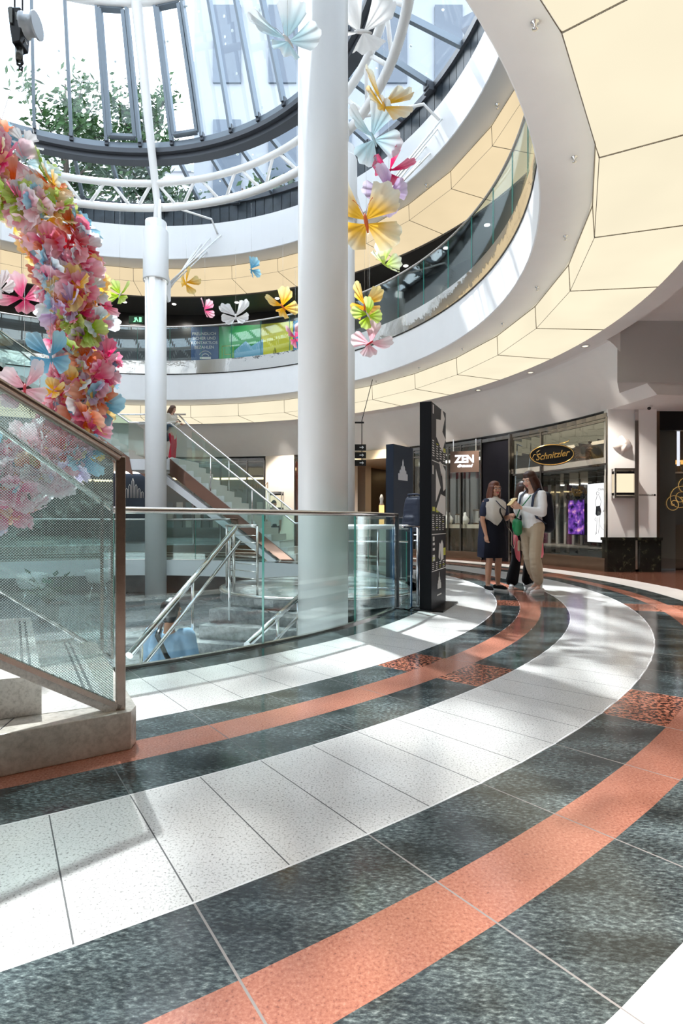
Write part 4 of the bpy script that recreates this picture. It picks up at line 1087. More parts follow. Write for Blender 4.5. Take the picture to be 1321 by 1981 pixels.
MB().tube([(.93, 6.95, 0), (.93, 6.95, .95)], .02, 10).build('post', CHROME, gt); MB().tube([(.88, 6.95, .85), (1.0, 6.95, .85), (1.0, 6.95, .78), (.88, 6.95, .78)], .008, 6).build('bracket', CHROME, gt)
settle(gt, (.8, 6.75, 0))

# ============================================================ CRANE BLOCK
cb = thing_boxes('hoist_block', 'black hoist block with grey pulley drum and hook hanging at the top left', 'hoist')
Yh = 6.4
def H(u, v, dy=0): return at(u, v, Yh)+Vector((0, dy, 0))
M = frame_mat(H(0, 0).xy.to_3d(), (1, 0, 0))
def hx(u, v): p = at(u, v, Yh); return (p.x, p.z)
Mh = frame_mat((0, Yh, 0), (1, 0, 0))
MB().prism([hx(23, 27), hx(48, 27), hx(50, 60), hx(47, 92), hx(32, 96), hx(27, 65)], -.09, .09, M=Mh).build('housing', BLACK, cb, bevel=.01)
MB().prism([hx(28, 30), hx(34, 30), hx(35, 60), hx(30, 60)], .09, .11, M=Mh).prism([hx(40, 40), hx(46, 40), hx(46, 55), hx(42, 55)], .09, .11, M=Mh).build('side_plate', pbr('oily_steel', (.12, .12, .11), .35, .7), cb)
p, q = H(47, 38), H(72, 60)
MB().tube([H(45, 28+22), H(50, 50), H(53, 50), H(66, 50), H(69, 50), H(73, 50)], [.13, .13, .105, .105, .135, .135], 24).build('pulley_drum', pbr('drum_grey', (.38, .4, .42), .4, .3), cb)
MB().tube([H(37, 94), H(37, 118)], [.045, .035], 12).build('shank', pbr('oily_steel', (.12, .12, .11), .35, .7), cb)
MB().tube([H(37, 113), H(33, 118), H(34, 125), H(40, 127), H(44, 122), H(42, 115)], .014, 8).tube([H(38, 126), H(43, 130), H(42, 137), H(38, 134), H(38, 128)], .012, 8).build('hook', BLACK, cb)
MB().tube([H(20, 53), H(27, 62)], .008, 6).tube([H(36, 55), H(53, 86)], .008, 6).build('lever', CHROME, cb)
for u in (28.5, 43.5): MB().tube([H(u, 27), H(u, -260)], .009, 6).build('cable', DARKM, cb)
MB().tube([H(34, 130), H(2, 235)], .003, 5).build('sling_wire', STEEL, cb); MB().tube([H(40, 138), H(66, 260), H(68, 330)], .004, 5).build('sling_wire', STEEL, cb)
settle(cb, H(37, 60))

# ============================================================ FURNITURE IN THE SUNKEN COURT (seen through the dotted glass)
CHW = pbr('chair_shell_white', (.78, .78, .77), .35)
for i, (x, y, rz, lab) in enumerate([(-7.15, 13.2, .6, 'white shell chair in the sunken court nearest the potted plant'), (-6.2, 14.6, -1.2, 'white shell chair in the sunken court further back by the far wall')]):
    ch = empty('shell_chair', (x, y, -.94), rz, lab, 'chair', 'shell chairs in the sunken court')
    m = MB(); prof = [(0, .40), (.16, .40), (.26, .44), (.31, .54), (.33, .66), (.335, .74), (.325, .74), (.315, .66), (.29, .55), (.24, .46), (.15, .42), (0, .42)]
    m.lathe(prof, (0, 0, 0), 28)
    m.v = [(a, b, c if b < .0 or c < .6 else c+.1*b) for a, b, c in m.v]; m.build('seat', CHW, ch)
    for sx in (-1, 1):
        for sy in (-1, 1): MB().tube([(sx*.12, sy*.12, .41), (sx*.24, sy*.24, 0)], .012, 8).build('leg', CHROME, ch)
pp = empty('potted_plant', (-5.75, 11.2, -.94), 0, 'leafy dark green potted plant in the sunken court behind the dotted glass', 'plant')
MB().lathe([(0, 0), (.16, 0), (.22, .36), (.20, .36), (.18, .33), (0, .33)], (0, 0, 0), 24).build('pot', pbr('pot_grey', (.2, .2, .2), .5), pp)
rng_ = random.Random(5); m = MB(); st_ = MB()
for i in range(46):
    a = rng_.uniform(0, 6.28); L = rng_.uniform(.25, .6); e = Vector((cos(a)*L*.8, sin(a)*L*.8, .35+L*rng_.uniform(.4, 1.1))); b = Vector((0, 0, .33)); md = b.lerp(e, .5)+Vector((0, 0, .08))
    st_.tube([b, md, e], [.008, .006, .003], 5); d = (e-md).normalized(); s = d.cross(Vector((0, 0, 1))).normalized()
    m.add([e-d*.06, e+s*.06+d*.02, e+d*.16-Vector((0, 0, .03)), e-s*.06+d*.02], [(0, 1, 2, 3)])
st_.build('stem', pbr('stem_green', (.05, .1, .03), .5), pp); m.build('foliage', pbr('leaf_dark', (.02, .07, .03), .4), pp, recalc=False)
# ============================================================ PAPER BUTTERFLIES
PALETTE = {'pink': ((.80, .10, .25), (.90, .62, .68)), 'hot pink': ((.75, .03, .16), (.88, .30, .42)), 'orange': ((.85, .16, .03), (.90, .55, .40)), 'yellow': ((.90, .45, .02), (.90, .74, .35)),
           'white': ((.80, .78, .76), (.88, .88, .88)), 'blue': ((.14, .42, .62), (.42, .70, .82)), 'green': ((.38, .58, .03), (.66, .80, .30)), 'lilac': ((.50, .32, .60), (.76, .68, .84)),
           'pale yellow': ((.88, .50, .05), (.90, .86, .70)), 'pale pink': ((.85, .45, .52), (.90, .78, .80)), 'pale blue': ((.55, .78, .86), (.86, .90, .92)), 'red': ((.70, .03, .05), (.88, .55, .60)), 'pale green': ((.55, .72, .15), (.84, .88, .74))}
def paper(cname):
    key = 'paper_'+cname.replace(' ', '_')
    if key in MATS: return MATS[key]
    c0, c1 = PALETTE[cname]
    m, nt, out = nodes_of(key); L = nt.links
    tc = nt.nodes.new('ShaderNodeTexCoord'); ln = nt.nodes.new('ShaderNodeVectorMath'); ln.operation = 'LENGTH'; L.new(tc.outputs['Object'], ln.inputs[0])
    n = nt.nodes.new('ShaderNodeTexNoise'); n.inputs['Scale'].default_value = 3; L.new(tc.outputs['Object'], n.inputs[0])
    ad = nt.nodes.new('ShaderNodeMath'); ad.operation = 'MULTIPLY_ADD'; ad.inputs[1].default_value = .45; L.new(n.outputs[0], ad.inputs[0]); L.new(ln.outputs['Value'], ad.inputs[2])
    cr = nt.nodes.new('ShaderNodeValToRGB'); e = cr.color_ramp.elements
    e[0].position = .40; e[0].color = (*c0, 1); e[1].position = .74; e[1].color = (*c1, 1)
    L.new(ad.outputs[0], cr.inputs[0])
    d = nt.nodes.new('ShaderNodeBsdfDiffuse'); t = nt.nodes.new('ShaderNodeBsdfTranslucent'); L.new(cr.outputs[0], d.inputs[0]); L.new(cr.outputs[0], t.inputs[0])
    mx = nt.nodes.new('ShaderNodeMixShader'); mx.inputs[0].default_value = .45; L.new(d.outputs[0], mx.inputs[1]); L.new(t.outputs[0], mx.inputs[2]); L.new(mx.outputs[0], out.inputs[0])
    MATS[key] = m; return m
BODYM = {}
def body_mat(cname):
    c = PALETTE[cname][0]; return pbr('body_'+cname.replace(' ', '_'), tuple(x*.8 for x in c), .7)
def wing(mb, side, fore, rng, fold, mi=0, droop=0.0):
    """unit butterfly: wing span about 1, body along +y; object space radius up to ~.5"""
    if fore: a0, a1, R, asp = 4, 68, .52, 1.0
    else: a0, a1, R, asp = -74, -4, .43, 1.0
    NA, NR = 14, 6; vs = []
    ph = rng.uniform(0, 6); ru = rng.uniform(.012, .03); cup = rng.uniform(-.1, .16)
    for i in range(NA+1):
        t = i/NA; a = radians(a0+(a1-a0)*t)
        edge = R*(.74+.26*sin(pi*min(1, max(0, t*.85+.1))))*(1+.045*sin(t*22+ph))
        if fore: edge *= .86+.24*t
        for j in range(NR+1):
            s = j/NR; r = .015+edge*s
            x = cos(a)*r; y = sin(a)*r+(.03 if fore else -.02)
            z = ru*sin(t*20+ph)*s*1.2+cup*s*s*.5+droop*s*s
            xx = x*cos(fold)-z*sin(fold); zz = x*sin(fold)+z*cos(fold)
            vs.append((side*xx, y, zz))
    fs = []
    for i in range(NA):
        for j in range(NR):
            a = i*(NR+1)+j; q = (a, a+1, a+NR+2, a+NR+1)
            fs.append(q if side > 0 else q[::-1])
    mb.add(vs, fs, mi, True)
def body(mb, mi=0):
    mb.tube([(0, -.13, -.01), (0, -.08, 0), (0, 0, .005), (0, .06, .005), (0, .10, .005)], [.008, .018, .026, .022, .012], 8, mi)
def antennae(mb, s, rng, mi=0):
    mb.tube([(s*.008, .09, .01), (s*.05, .18, .04), (s*.10, .24, .05), (s*.12, .26, .05)], [.003, .003, .003, .007], 5, mi)
def hero_butterfly(u, v, span, cname, Y, roll, pitch, yaw, fold, label, seed, bodyc=None, group=None):
    rng = random.Random(seed)
    root = empty('paper_butterfly', (0, 0, 0), 0, label, 'paper butterfly', group or 'paper butterflies flying free in the void')
    pm = paper(cname); bm_ = body_mat(bodyc or cname)
    for s in (-1, 1):
        m = MB(); wing(m, s, True, rng, radians(fold+rng.uniform(-8, 8))); m.build('forewing', pm, root, recalc=False)
        m = MB(); wing(m, s, False, rng, radians(fold*.6+rng.uniform(-10, 10))); m.build('hindwing', pm, root, recalc=False)
    m = MB(); body(m); m.build('body', bm_, root)
    for s in (-1, 1): m = MB(); antennae(m, s, rng); m.build('antenna', bm_, root)
    S = span*Y/F/.92
    root.location = at(u, v, Y); root.scale = (S, S, S)
    root.rotation_euler = (Matrix.Rotation(radians(yaw), 4, 'Z') @ Matrix.Rotation(radians(pitch), 4, 'X') @ Matrix.Rotation(radians(roll), 4, 'Z')).to_euler()
    up = root.rotation_euler.to_matrix().inverted() @ Vector((0, 0, 1.1/S))
    MB().tube([(0, 0, .02), up], .0011/S, 4).build('hanging_thread', STEEL, root)
    return root
HB = [
 (556, 78, 135, 'pale blue', 4.9, 35, 75, 10, 25, 'large pale blue paper butterfly overlapping the top of the large column', 'white'),
 (700, 62, 150, 'white', 7.0, 70, 80, -20, 30, 'large white paper butterfly behind the large column near the top', None),
 (742, 205, 125, 'pale yellow', 7.0, -10, 60, 25, 35, 'large cream and yellow paper butterfly, topmost yellow one right of the large column', 'yellow'),
 (722, 268, 115, 'pale blue', 7.2, 25, 95, 0, 40, 'white and pale blue paper butterfly just below the cream one right of the column', None),
 (752, 332, 92, 'hot pink', 7.4, -40, 80, 30, 55, 'bright pink folded paper butterfly right of the large column above the lilac one', 'hot pink'),
 (752, 372, 88, 'lilac', 7.3, 40, 110, -30, 35, 'lilac and white paper butterfly above the big yellow one', None),
 (708, 430, 150, 'pale yellow', 6.9, 10, 85, 5, 12, 'biggest yellow paper butterfly with white wing edges beside the large column', 'orange'),
 (744, 512, 72, 'pale green', 7.2, 60, 70, 30, 50, 'pale green and white paper butterfly below the biggest yellow one', None),
 (705, 592, 78, 'yellow', 7.3, -5, 80, 15, 45, 'yellow paper butterfly hanging just above the lower green one beside the column', 'orange'),
 (712, 610, 58, 'green', 7.0, 30, 95, -10, 30, 'lime green paper butterfly, lowest green one right of the large column', 'white'),
 (715, 664, 76, 'pale pink', 7.1, -55, 80, 10, 25, 'pink paper butterfly with red body, lowest one right of the large column', 'red'),
 (486, 521, 42, 'blue', 9.5, 20, 80, 60, 45, 'small light blue paper butterfly in front of the upper amber ceiling', None),
 (360, 548, 52, 'yellow', 9.0, -30, 80, 60, 40, 'yellow and cream paper butterfly just right of the slender column', None),
 (396, 600, 40, 'pink', 9.5, 10, 80, 60, 50, 'small pink paper butterfly between the yellow and the white one', None),
 (456, 613, 66, 'white', 9.0, 5, 60, 0, 25, 'white paper butterfly above the upper floor handrail', None),
 (547, 594, 66, 'yellow', 9.0, 35, 75, 20, 25, 'deep yellow paper butterfly just left of the large column', 'orange'),
 (571, 655, 50, 'pink', 8.8, 20, 80, 30, 35, 'pink paper butterfly peeping out behind the left edge of the large column', None),
 (232, 571, 54, 'green', 7.5, -15, 70, 0, 35, 'lime green paper butterfly between the garland and the slender column', 'white'),
 (45, 578, 88, 'pink', 6.2, 65, 75, 10, 20, 'pink paper butterfly with white tips left of the garland', 'hot pink'),
 (2, 560, 70, 'white', 6.0, 40, 60, 0, 30, 'white paper butterfly cut by the left edge of the photo', None),
 (98, 692, 92, 'blue', 5.6, 10, 75, 15, 35, 'sky blue paper butterfly in front of the garland at the left', None),
 (48, 752, 105, 'pale pink', 5.4, 12, 65, 0, 10, 'pale pink paper butterfly with red centre above the near handrail', 'red'),
 (103, 756, 44, 'yellow', 5.5, -20, 70, 20, 30, 'small yellow paper butterfly between the pale pink one and the garland', None),
]
for i, (u, v, sp_, cn, Y, ro, pi2, ya, fo, lab, bc) in enumerate(HB):
    hero_butterfly(u, v, sp_, cn, Y, ro, pi2, ya, fo, lab, 100+i, bc)
# --- hanging garland
gpath = [(-75, 255, 62), (-20, 300, 66), (35, 348, 66), (72, 405, 64), (108, 462, 58), (138, 525, 54), (150, 590, 50), (156, 655, 48), (166, 715, 46), (166, 775, 50), (150, 830, 56), (112, 880, 62), (60, 918, 66), (0, 950, 70), (-50, 970, 70)]
GY = 6.1
def gpt(t):
    t = max(0, min(len(gpath)-1.001, t)); i = int(t); f = t-i
    a, b = gpath[i], gpath[i+1]; u, v, r = [a[k]+(b[k]-a[k])*f for k in range(3)]
    p = at(u, v, GY); q = at(b[0], b[1], GY)-at(a[0], a[1], GY)
    return p, q.normalized(), r*GY/F
TEMPL = []
cols = ['pink', 'hot pink', 'orange', 'yellow', 'white', 'blue', 'green', 'lilac', 'pale yellow', 'pale pink', 'pale blue', 'red', 'pink', 'white', 'pale pink']
for i, cn in enumerate(cols):
    rng = random.Random(500+i)
    m = MB()
    for s in (-1, 1):
        wing(m, s, True, rng, radians(rng.uniform(5, 45))); wing(m, s, False, rng, radians(rng.uniform(0, 35)))
    body(m, 1)
    for s in (-1, 1): antennae(m, s, rng, 1)
    me = m.build('garland_butterfly', [paper(cn), body_mat(cn)], recalc=False)
    TEMPL.append((cn, me.data)); bpy.data.objects.remove(me)
rng = random.Random(42)
NG = 272
secs = [(4.0, 'upper'), (9.5, 'middle'), (99, 'lower')]
pal = {'upper': [13, 0, 9, 2, 3, 1, 8, 10, 14, 4, 5, 6, 12], 'middle': [0, 1, 2, 5, 3, 6, 7, 11, 12, 10, 2, 13], 'lower': [9, 0, 14, 3, 7, 11, 2, 5, 9, 13, 12]}
k = 0
for i in range(NG):
    t = (i+rng.random())/NG*(len(gpath)-1)
    p, tang, r = gpt(t)
    side = Vector((0, -1, 0)); up = tang.cross(side).normalized()
    ang = rng.gauss(0, 1.0)*1.15
    out = side*cos(ang)+up*sin(ang)
    pos = p+out*r*rng.uniform(.62, .98)
    sec = [n_ for lim, n_ in secs if t < lim][0]
    ti = rng.choice(pal[sec]); cn, me = TEMPL[ti]
    o = bpy.data.objects.new('garland_butterfly', me); COL.objects.link(o)
    S = rng.uniform(.33, .50)
    z = (out+Vector((rng.uniform(-.5, .5), rng.uniform(-.3, .3), rng.uniform(-.5, .5)))).normalized()
    q = z.to_track_quat('Z', 'Y') @ Quaternion((0, 0, 1), rng.uniform(0, 6.28))
    o.rotation_mode = 'QUATERNION'; o.rotation_quaternion = q; o.location = pos; o.scale = (S, S, S)
    tag(o, cn+' paper butterfly packed into the '+sec+' part of the hanging garland', 'paper butterfly', cn+' butterflies in the '+sec+' garland')
gc = MB(); pts = [gpt(t*.5) for t in range(2*len(gpath)-2)]
gc.tube([p for p, _, _ in pts], [r*.42+.01*sin(i_*2.3) for i_, (_, _, r) in enumerate(pts)], 14)
tag(gc.build('garland_core', paper('pale pink')), 'pale pink paper tube core showing between the butterflies of the garland', 'garland core')
# ============================================================ PEOPLE
def V(*a): return Vector(a)
def capsule(mb, p0, r0, p1, r1, n=12):
    p0, p1 = Vector(p0), Vector(p1); d = p1-p0; L = d.length
    if L < 1e-6: d = Vector((0, 0, 1)); L = 1e-4
    d = d.normalized(); x = d.orthogonal().normalized(); y = d.cross(x)
    rings = []
    for k in range(1, 5): a = pi/2*k/4; rings.append((p0-d*r0*cos(a), r0*sin(a)))
    for k in range(0, 4): a = pi/2*k/4; rings.append((p1+d*r1*sin(a), r1*cos(a)))
    b = len(mb.v)
    mb.v.append(tuple(p0-d*r0))
    for c, r in rings: mb.v += [tuple(c+x*cos(2*pi*i/n)*r+y*sin(2*pi*i/n)*r) for i in range(n)]
    mb.v.append(tuple(p1+d*r1)); R = len(rings)
    F_ = []
    for i in range(n): F_.append([b, b+1+(i+1) % n, b+1+i])
    for k in range(R-1):
        for i in range(n):
            j = (i+1) % n; a0 = b+1+k*n; a1 = a0+n; F_.append([a0+i, a0+j, a1+j, a1+i])
    e = b+1+R*n; a0 = b+1+(R-1)*n
    for i in range(n): F_.append([a0+i, a0+(i+1) % n, e])
    mb.f += F_; mb.m += [0]*len(F_); mb.sm += [True]*len(F_)
def ellip(mb, c, rx, ry, rz, R=None, n=16):
    c = Vector(c); b = len(mb.v); R = R or Matrix.Identity(3)
    m = n//2; vs = [c+R @ Vector((0, 0, -rz))]
    for k in range(1, m):
        a = -pi/2+pi*k/m
        for i in range(n): t = 2*pi*i/n; vs.append(c+R @ Vector((rx*cos(a)*cos(t), ry*cos(a)*sin(t), rz*sin(a))))
    vs.append(c+R @ Vector((0, 0, rz))); F_ = []
    for i in range(n): F_.append((0, 1+(i+1) % n, 1+i))
    for k in range(m-2):
        for i in range(n):
            j = (i+1) % n; F_.append((1+k*n+i, 1+k*n+j, 1+(k+1)*n+j, 1+(k+1)*n+i))
    e = len(vs)-1
    for i in range(n): F_.append((1+(m-2)*n+i, 1+(m-2)*n+(i+1) % n, e))
    mb.add(vs, F_, 0, True)
class Fig:
    def __init__(s, label, loc, rz, H, cat='person'):
        s.k = H/1.70; s.root = empty('person', loc, rz, label, cat)
    def part(s, name, caps, mat, vox=.008, smooth=4, parent=None, ell=(), remesh=True, label=None, mb=None, bumpy=0.0):
        m = mb or MB()
        for c in caps: capsule(m, *c)
        for e in ell: ellip(m, *e)
        m.v = [tuple(Vector(v)*s.k) for v in m.v]
        o = m.build(name, mat, None if remesh else (parent or s.root), recalc=False)
        if remesh:
            r = o.modifiers.new('remesh', 'REMESH'); r.mode = 'VOXEL'; r.voxel_size = vox; r.use_smooth_shade = True
            if smooth:
                q = o.modifiers.new('smooth', 'SMOOTH'); q.iterations = smooth; q.factor = .5
            COL.objects.unlink(o); me = bake(o); COL.objects.link(o); o.parent = parent or s.root
            o.modifiers.clear(); old = o.data; o.data = me; bpy.data.meshes.remove(old)
            if not me.materials: me.materials.append(mat)
            if bumpy:
                from mathutils import noise as nz
                ns = [v.normal.copy() for v in me.vertices]
                for v, nv0 in zip(me.vertices, ns):
                    w = nz.noise(v.co*9)*.6+nz.noise(Vector((v.co.x*6, v.co.y*6, v.co.z*26)))*.6
                    v.co += nv0*w*bumpy
            me.polygons.foreach_set('use_smooth', [True]*len(me.polygons))
        if label: o['label'] = label
        return o
def chain(pts, rad): return [(pts[i], rad[i], pts[i+1], rad[i+1]) for i in range(len(pts)-1)]
def hand(w, d, up, side, curl=.35):
    """wrist, direction of fingers, back-of-hand normal, thumb side (+1/-1)"""
    d = Vector(d).normalized(); up = Vector(up); up = (up-d*up.dot(d)).normalized(); sd = d.cross(up)*side; w = Vector(w)
    c = []
    k0 = w+d*.085
    for q, (off, L, r) in enumerate([(.030, .066, .0085), (.011, .074, .009), (-.010, .070, .0087), (-.029, .055, .0078)]):
        kn = k0+sd*off+d*(-.006*abs(q-1.3))
        c.append((w+d*.015+sd*off*.5, .016, kn, .0125))
        a = 0; p = kn
        for j, f in enumerate((.45, .32, .25)):
            a += curl*(1.0+.12*q); n_ = p+(d*cos(a)-up*sin(a))*L*f*1.05; c.append((p, r*(1-.08*j), n_, r*(.92-.08*j))); p = n_
    t0 = w+d*.025+sd*.022; t1 = t0+(d*.6+sd*.8-up*.25).normalized()*.04; t2 = t1+(d*.9+sd*.25-up*.35).normalized()*.032; t3 = t2+(d*.95-up*.3).normalized()*.024
    c += [(t0, .016, t1, .012), (t1, .012, t2, .0105), (t2, .0105, t3, .009)]
    return c
def head_caps(c, R):
    """head about centre c; R turns local (face -Y) into figure space"""
    def P(x, y, z): return Vector(c)+R @ Vector((x, y, z))
    caps = [(P(0, .012, .035), .083, P(0, .0, .025), .078), (P(0, -.015, -.02), .066, P(0, -.03, -.062), .047), (P(0, -.055, -.095), .018, P(0, -.062, -.092), .016),
            (P(-.035, -.03, -.07), .026, P(0, -.05, -.088), .022), (P(.035, -.03, -.07), .026, P(0, -.05, -.088), .022),
            (P(0, -.078, .012), .010, P(0, -.098, -.022), .013), (P(-.012, -.088, -.027), .008, P(.012, -.088, -.027), .008),
            (P(-.035, -.066, -.02), .024, P(-.03, -.06, -.035), .022), (P(.035, -.066, -.02), .024, P(.03, -.06, -.035), .022),
            (P(-.04, -.066, .032), .014, P(.04, -.066, .032), .014), (P(-.014, -.083, -.056), .007, P(.014, -.083, -.056), .007),
            (P(-.078, .005, .01), .012, P(-.08, .008, -.022), .008), (P(.078, .005, .01), .012, P(.08, .008, -.022), .008)]
    return caps
def face_parts(fg, c, R, lip=(.45, .10, .10), glasses=False, brow=(.05, .025, .015)):
    def P(x, y, z): return Vector(c)+R @ Vector((x, y, z))
    EW = pbr('eye_white', (.75, .73, .70), .3); EI = pbr('iris_dark', (.015, .008, .005), .2)
    for s in (-1, 1):
        fg.part('eye', [], EW, ell=[(P(s*.031, -.076, .008), .014, .010, .0075, R, 12)], remesh=False)
        fg.part('iris', [], EI, ell=[(P(s*.031, -.0845, .007), .0058, .0035, .0058, R, 10)], remesh=False)
        fg.part('eyebrow', chain([P(s*.015, -.088, .027), P(s*.032, -.087, .033), P(s*.048, -.078, .028)], [.0025, .003, .002]), pbr('brow_hair', brow, .8), remesh=False)
    fg.part('lips', chain([P(-.021, -.083, -.056), P(-.006, -.0925, -.052), P(.006, -.0925, -.052), P(.021, -.083, -.056)], [.003, .0052, .0052, .003])+chain([P(-.016, -.084, -.059), P(0, -.0925, -.063), P(.016, -.084, -.059)], [.003, .0062, .003]), pbr('lips_%d' % int(lip[0]*100), lip, .35), remesh=False)
    if glasses:
        m = MB()
        for s in (-1, 1):
            m.tube([P(s*.033+.024*cos(t), -.099, .006+.017*sin(t)) for t in [j*2*pi/16 for j in range(16)]], .0017, 6, closed=True)
            m.tube([P(s*.056, -.097, .010), P(s*.078, -.05, .012), P(s*.082, .01, .008)], .0015, 5)
        m.tube([P(-.009, -.1, .008), P(.009, -.1, .008)], .0015, 5)
        fg.part('glasses', [], DARKM, mb=m, remesh=False)
def leg_caps(hip, knee, ank, toe, k=1.0):
    hip, knee, ank, toe = map(Vector, (hip, knee, ank, toe))
    mid = knee.lerp(ank, .3)
    heel = ank+(ank-toe).normalized()*.035; heel.z = toe.z+.005
    return [(hip, .082*k, hip.lerp(knee, .5), .068*k), (hip.lerp(knee, .5), .068*k, knee, .050*k), (knee, .050*k, mid+Vector((0, .012, 0)), .051*k), (mid+Vector((0, .012, 0)), .051*k, ank, .033*k), (ank, .033, ank.lerp(toe, .8), .022), (ank, .034, heel, .024)]
def arm_caps(sh, el, wr, k=1.0):
    sh, el, wr = map(Vector, (sh, el, wr))
    return [(sh, .050*k, el, .037*k), (el, .037*k, el.lerp(wr, .35), .037*k), (el.lerp(wr, .35), .037*k, wr, .024*k)]
def torso_caps(k=1.0):
    c = []
    for s in (-1, 1):
        c += [(V(s*.07, 0, .95), .095*k, V(s*.065, 0, 1.06), .082*k), (V(s*.065, 0, 1.06), .082*k, V(s*.085, .0, 1.27), .088*k), (V(s*.085, .0, 1.27), .085*k, V(s*.135, .01, 1.37), .056*k)]
    c += [(V(0, 0, .92), .11*k, V(0, 0, 1.3), .09*k), (V(0, .01, 1.33), .08*k, V(0, .005, 1.41), .05), (V(0, .01, 1.40), .052, V(0, -.005, 1.50), .048)]
    return c
def shoe(fg, ank, toe, upper, sole, parent=None):
    ank, toe = Vector(ank), Vector(toe); d = toe-ank; d.z = 0; d.normalize(); sd = Vector((-d.y, d.x, 0))
    hl = Vector((ank.x, ank.y, 0))-d*.05; tp_ = Vector((toe.x, toe.y, 0))+d*.025
    o = fg.part('shoe', [(hl+V(0, 0, .055), .038, hl+d*.08+V(0, 0, .058), .040), (hl+d*.08+V(0, 0, .058), .040, tp_-d*.03+V(0, 0, .045), .033), (tp_-d*.08+V(0, 0, .048), .036, tp_-d*.02+V(0, 0, .042), .03)], upper, vox=.006, smooth=2)
    m = MB(); poly = []
    L = (tp_-hl).length
    for i in range(24):
        t = 2*pi*i/24; x = L/2+(L/2+.035)*cos(t)*1.0; y = (.047+.006*cos(t))*sin(t)*1.0; poly.append((x, y))
    M = Matrix((d, sd, V(0, 0, 1))).transposed().to_4x4(); M.translation = hl
    m.prism(poly, .0, .028, M=M); fg.part('sole', [], sole, mb=m, remesh=False, parent=o)
    m = MB()
    for j in range(3):
        p = hl+d*(.10+.022*j)+V(0, 0, .098-.006*j); m.tube([p-sd*.018, p+V(0, 0, .004), p+sd*.018], .0028, 5)
    fg.part('laces', [], pbr('laces_white', (.75, .75, .75), .7), mb=m, remesh=False, parent=o)
    return o
def rings(mb, sects, n=28, wav=0.0, nw=7, mi=0):
    """sections (cx, cy, z, rx, ry) lofted, with folds growing downward"""
    vs = []
    for si, (cx, cy, z, rx, ry) in enumerate(sects):
        w = wav*si/(len(sects)-1)
        for i in range(n): t = 2*pi*i/n; q = 1+w*sin(nw*t+si*.4); vs.append((cx+rx*q*cos(t), cy+ry*q*sin(t), z))
    fs = []
    for k in range(len(sects)-1):
        for i in range(n): j = (i+1) % n; fs.append((k*n+i, k*n+j, (k+1)*n+j, (k+1)*n+i))
    S0 = len(sects)-1
    fs.append(tuple(range(n))[::-1]); fs.append(tuple(S0*n+i for i in range(n)))
    return mb.add(vs, fs, mi, True)
def Rz(d): return Matrix.Rotation(radians(d), 3, 'Z')
def Rx(d): return Matrix.Rotation(radians(d), 3, 'X')
SKIN = pbr('skin_tan', (.52, .27, .17), .5, noise=(12, .08)); SKIN2 = pbr('skin_light', (.66, .40, .29), .5, noise=(12, .06))
HAIRR = pbr('hair_auburn', (.16, .045, .02), .45, noise=(60, .5)); HAIRD = pbr('hair_dark_brown', (.06, .018, .009), .4, noise=(60, .5)); HAIRB = pbr('hair_black', (.012, .010, .010), .45)
SWHITE = pbr('sole_white', (.8, .79, .77), .5)
def long_hair(fg, c, R, mat, length, n=15, name='hair', back=.02, spread=1.0, fringe=False):
    def P(x, y, z): return Vector(c)+R @ Vector((x, y, z))
    caps = [(P(0, .026, .042), .089, P(0, .012, .048), .086), (P(-.02, -.03, .085), .035, P(-.065, -.01, .03), .026), (P(.02, -.03, .085), .035, P(.065, -.01, .03), .026)]
    for i in range(n):
        t = -.25*pi+(1.5*pi)*i/(n-1)       # from one cheek round the back to the other
        a = Vector((cos(t), sin(t)))
        top = P(a.x*.075, a.y*.078+.012, .03); md = P(a.x*.088*spread, a.y*.088*spread+.018+back, -.08)
        L = length*(.92+.1*sin(i*2.7)); bt = P(a.x*.098*spread, a.y*.09*spread+.02+back*1.5, -.02-L)
        caps += [(top, .024, md, .025), (md, .025, bt, .011)]
    return fg.part(name, caps, mat, vox=.009, smooth=3, bumpy=.004)

# ---- woman with the pale sweater over a navy dress
fg = Fig('woman with auburn hair and glasses in a dark dress and cream shoulder sweater', (2.23, 8.36, 0), radians(28), 1.60)
hc = V(0, -.02, 1.585); HR = Rz(-12) @ Rx(4)
lh = [V(.10, 0, .90), V(.095, -.005, .48), V(.10, .02, .085), V(.115, -.12, .045)]; rh = [V(-.10, 0, .90), V(-.10, -.01, .48), V(-.105, .02, .085), V(-.15, -.11, .045)]
LA = (V(-.175, 0, 1.37), V(-.225, .01, 1.10), V(-.205, -.05, .87)); RA = (V(.175, 0, 1.37), V(.225, -.03, 1.12), V(.12, -.23, 1.17))
caps = torso_caps()+leg_caps(*lh)+leg_caps(*rh)+arm_caps(*LA)+arm_caps(*RA)+hand(LA[2], (0.02, -.15, -1), (-1, -.1, 0), 1, .28)+hand(RA[2], (-.5, -.8, .25), (0, .2, 1), -1, .5)+head_caps(hc, HR)
fg.part('body', caps, SKIN, vox=.0062, smooth=3)
face_parts(fg, hc, HR, lip=(.5, .06, .08), glasses=True)
long_hair(fg, hc, HR, HAIRR, .21, back=.015)
m = MB(); rings(m, [(0, .01, 1.36, .16, .09), (0, .0, 1.25, .175, .115), (0, 0, 1.08, .165, .115), (0, .0, .95, .195, .14), (0, .0, .75, .215, .155), (0, .0, .52, .235, .165)], wav=.03)
fg.part('dress', [], pbr('dress_black', (.010, .011, .018), .75), mb=m, remesh=False)
for s, A in ((-1, LA), (1, RA)):
    e = A[0].lerp(A[1], .62)
    fg.part('sleeve', [(A[0]+V(-s*.02, 0, .0), .068, A[0].lerp(A[1], .3), .066), (A[0].lerp(A[1], .3), .066, e, .064)], pbr('navy_cloth', (.008, .013, .04), .7), vox=.009, smooth=3)
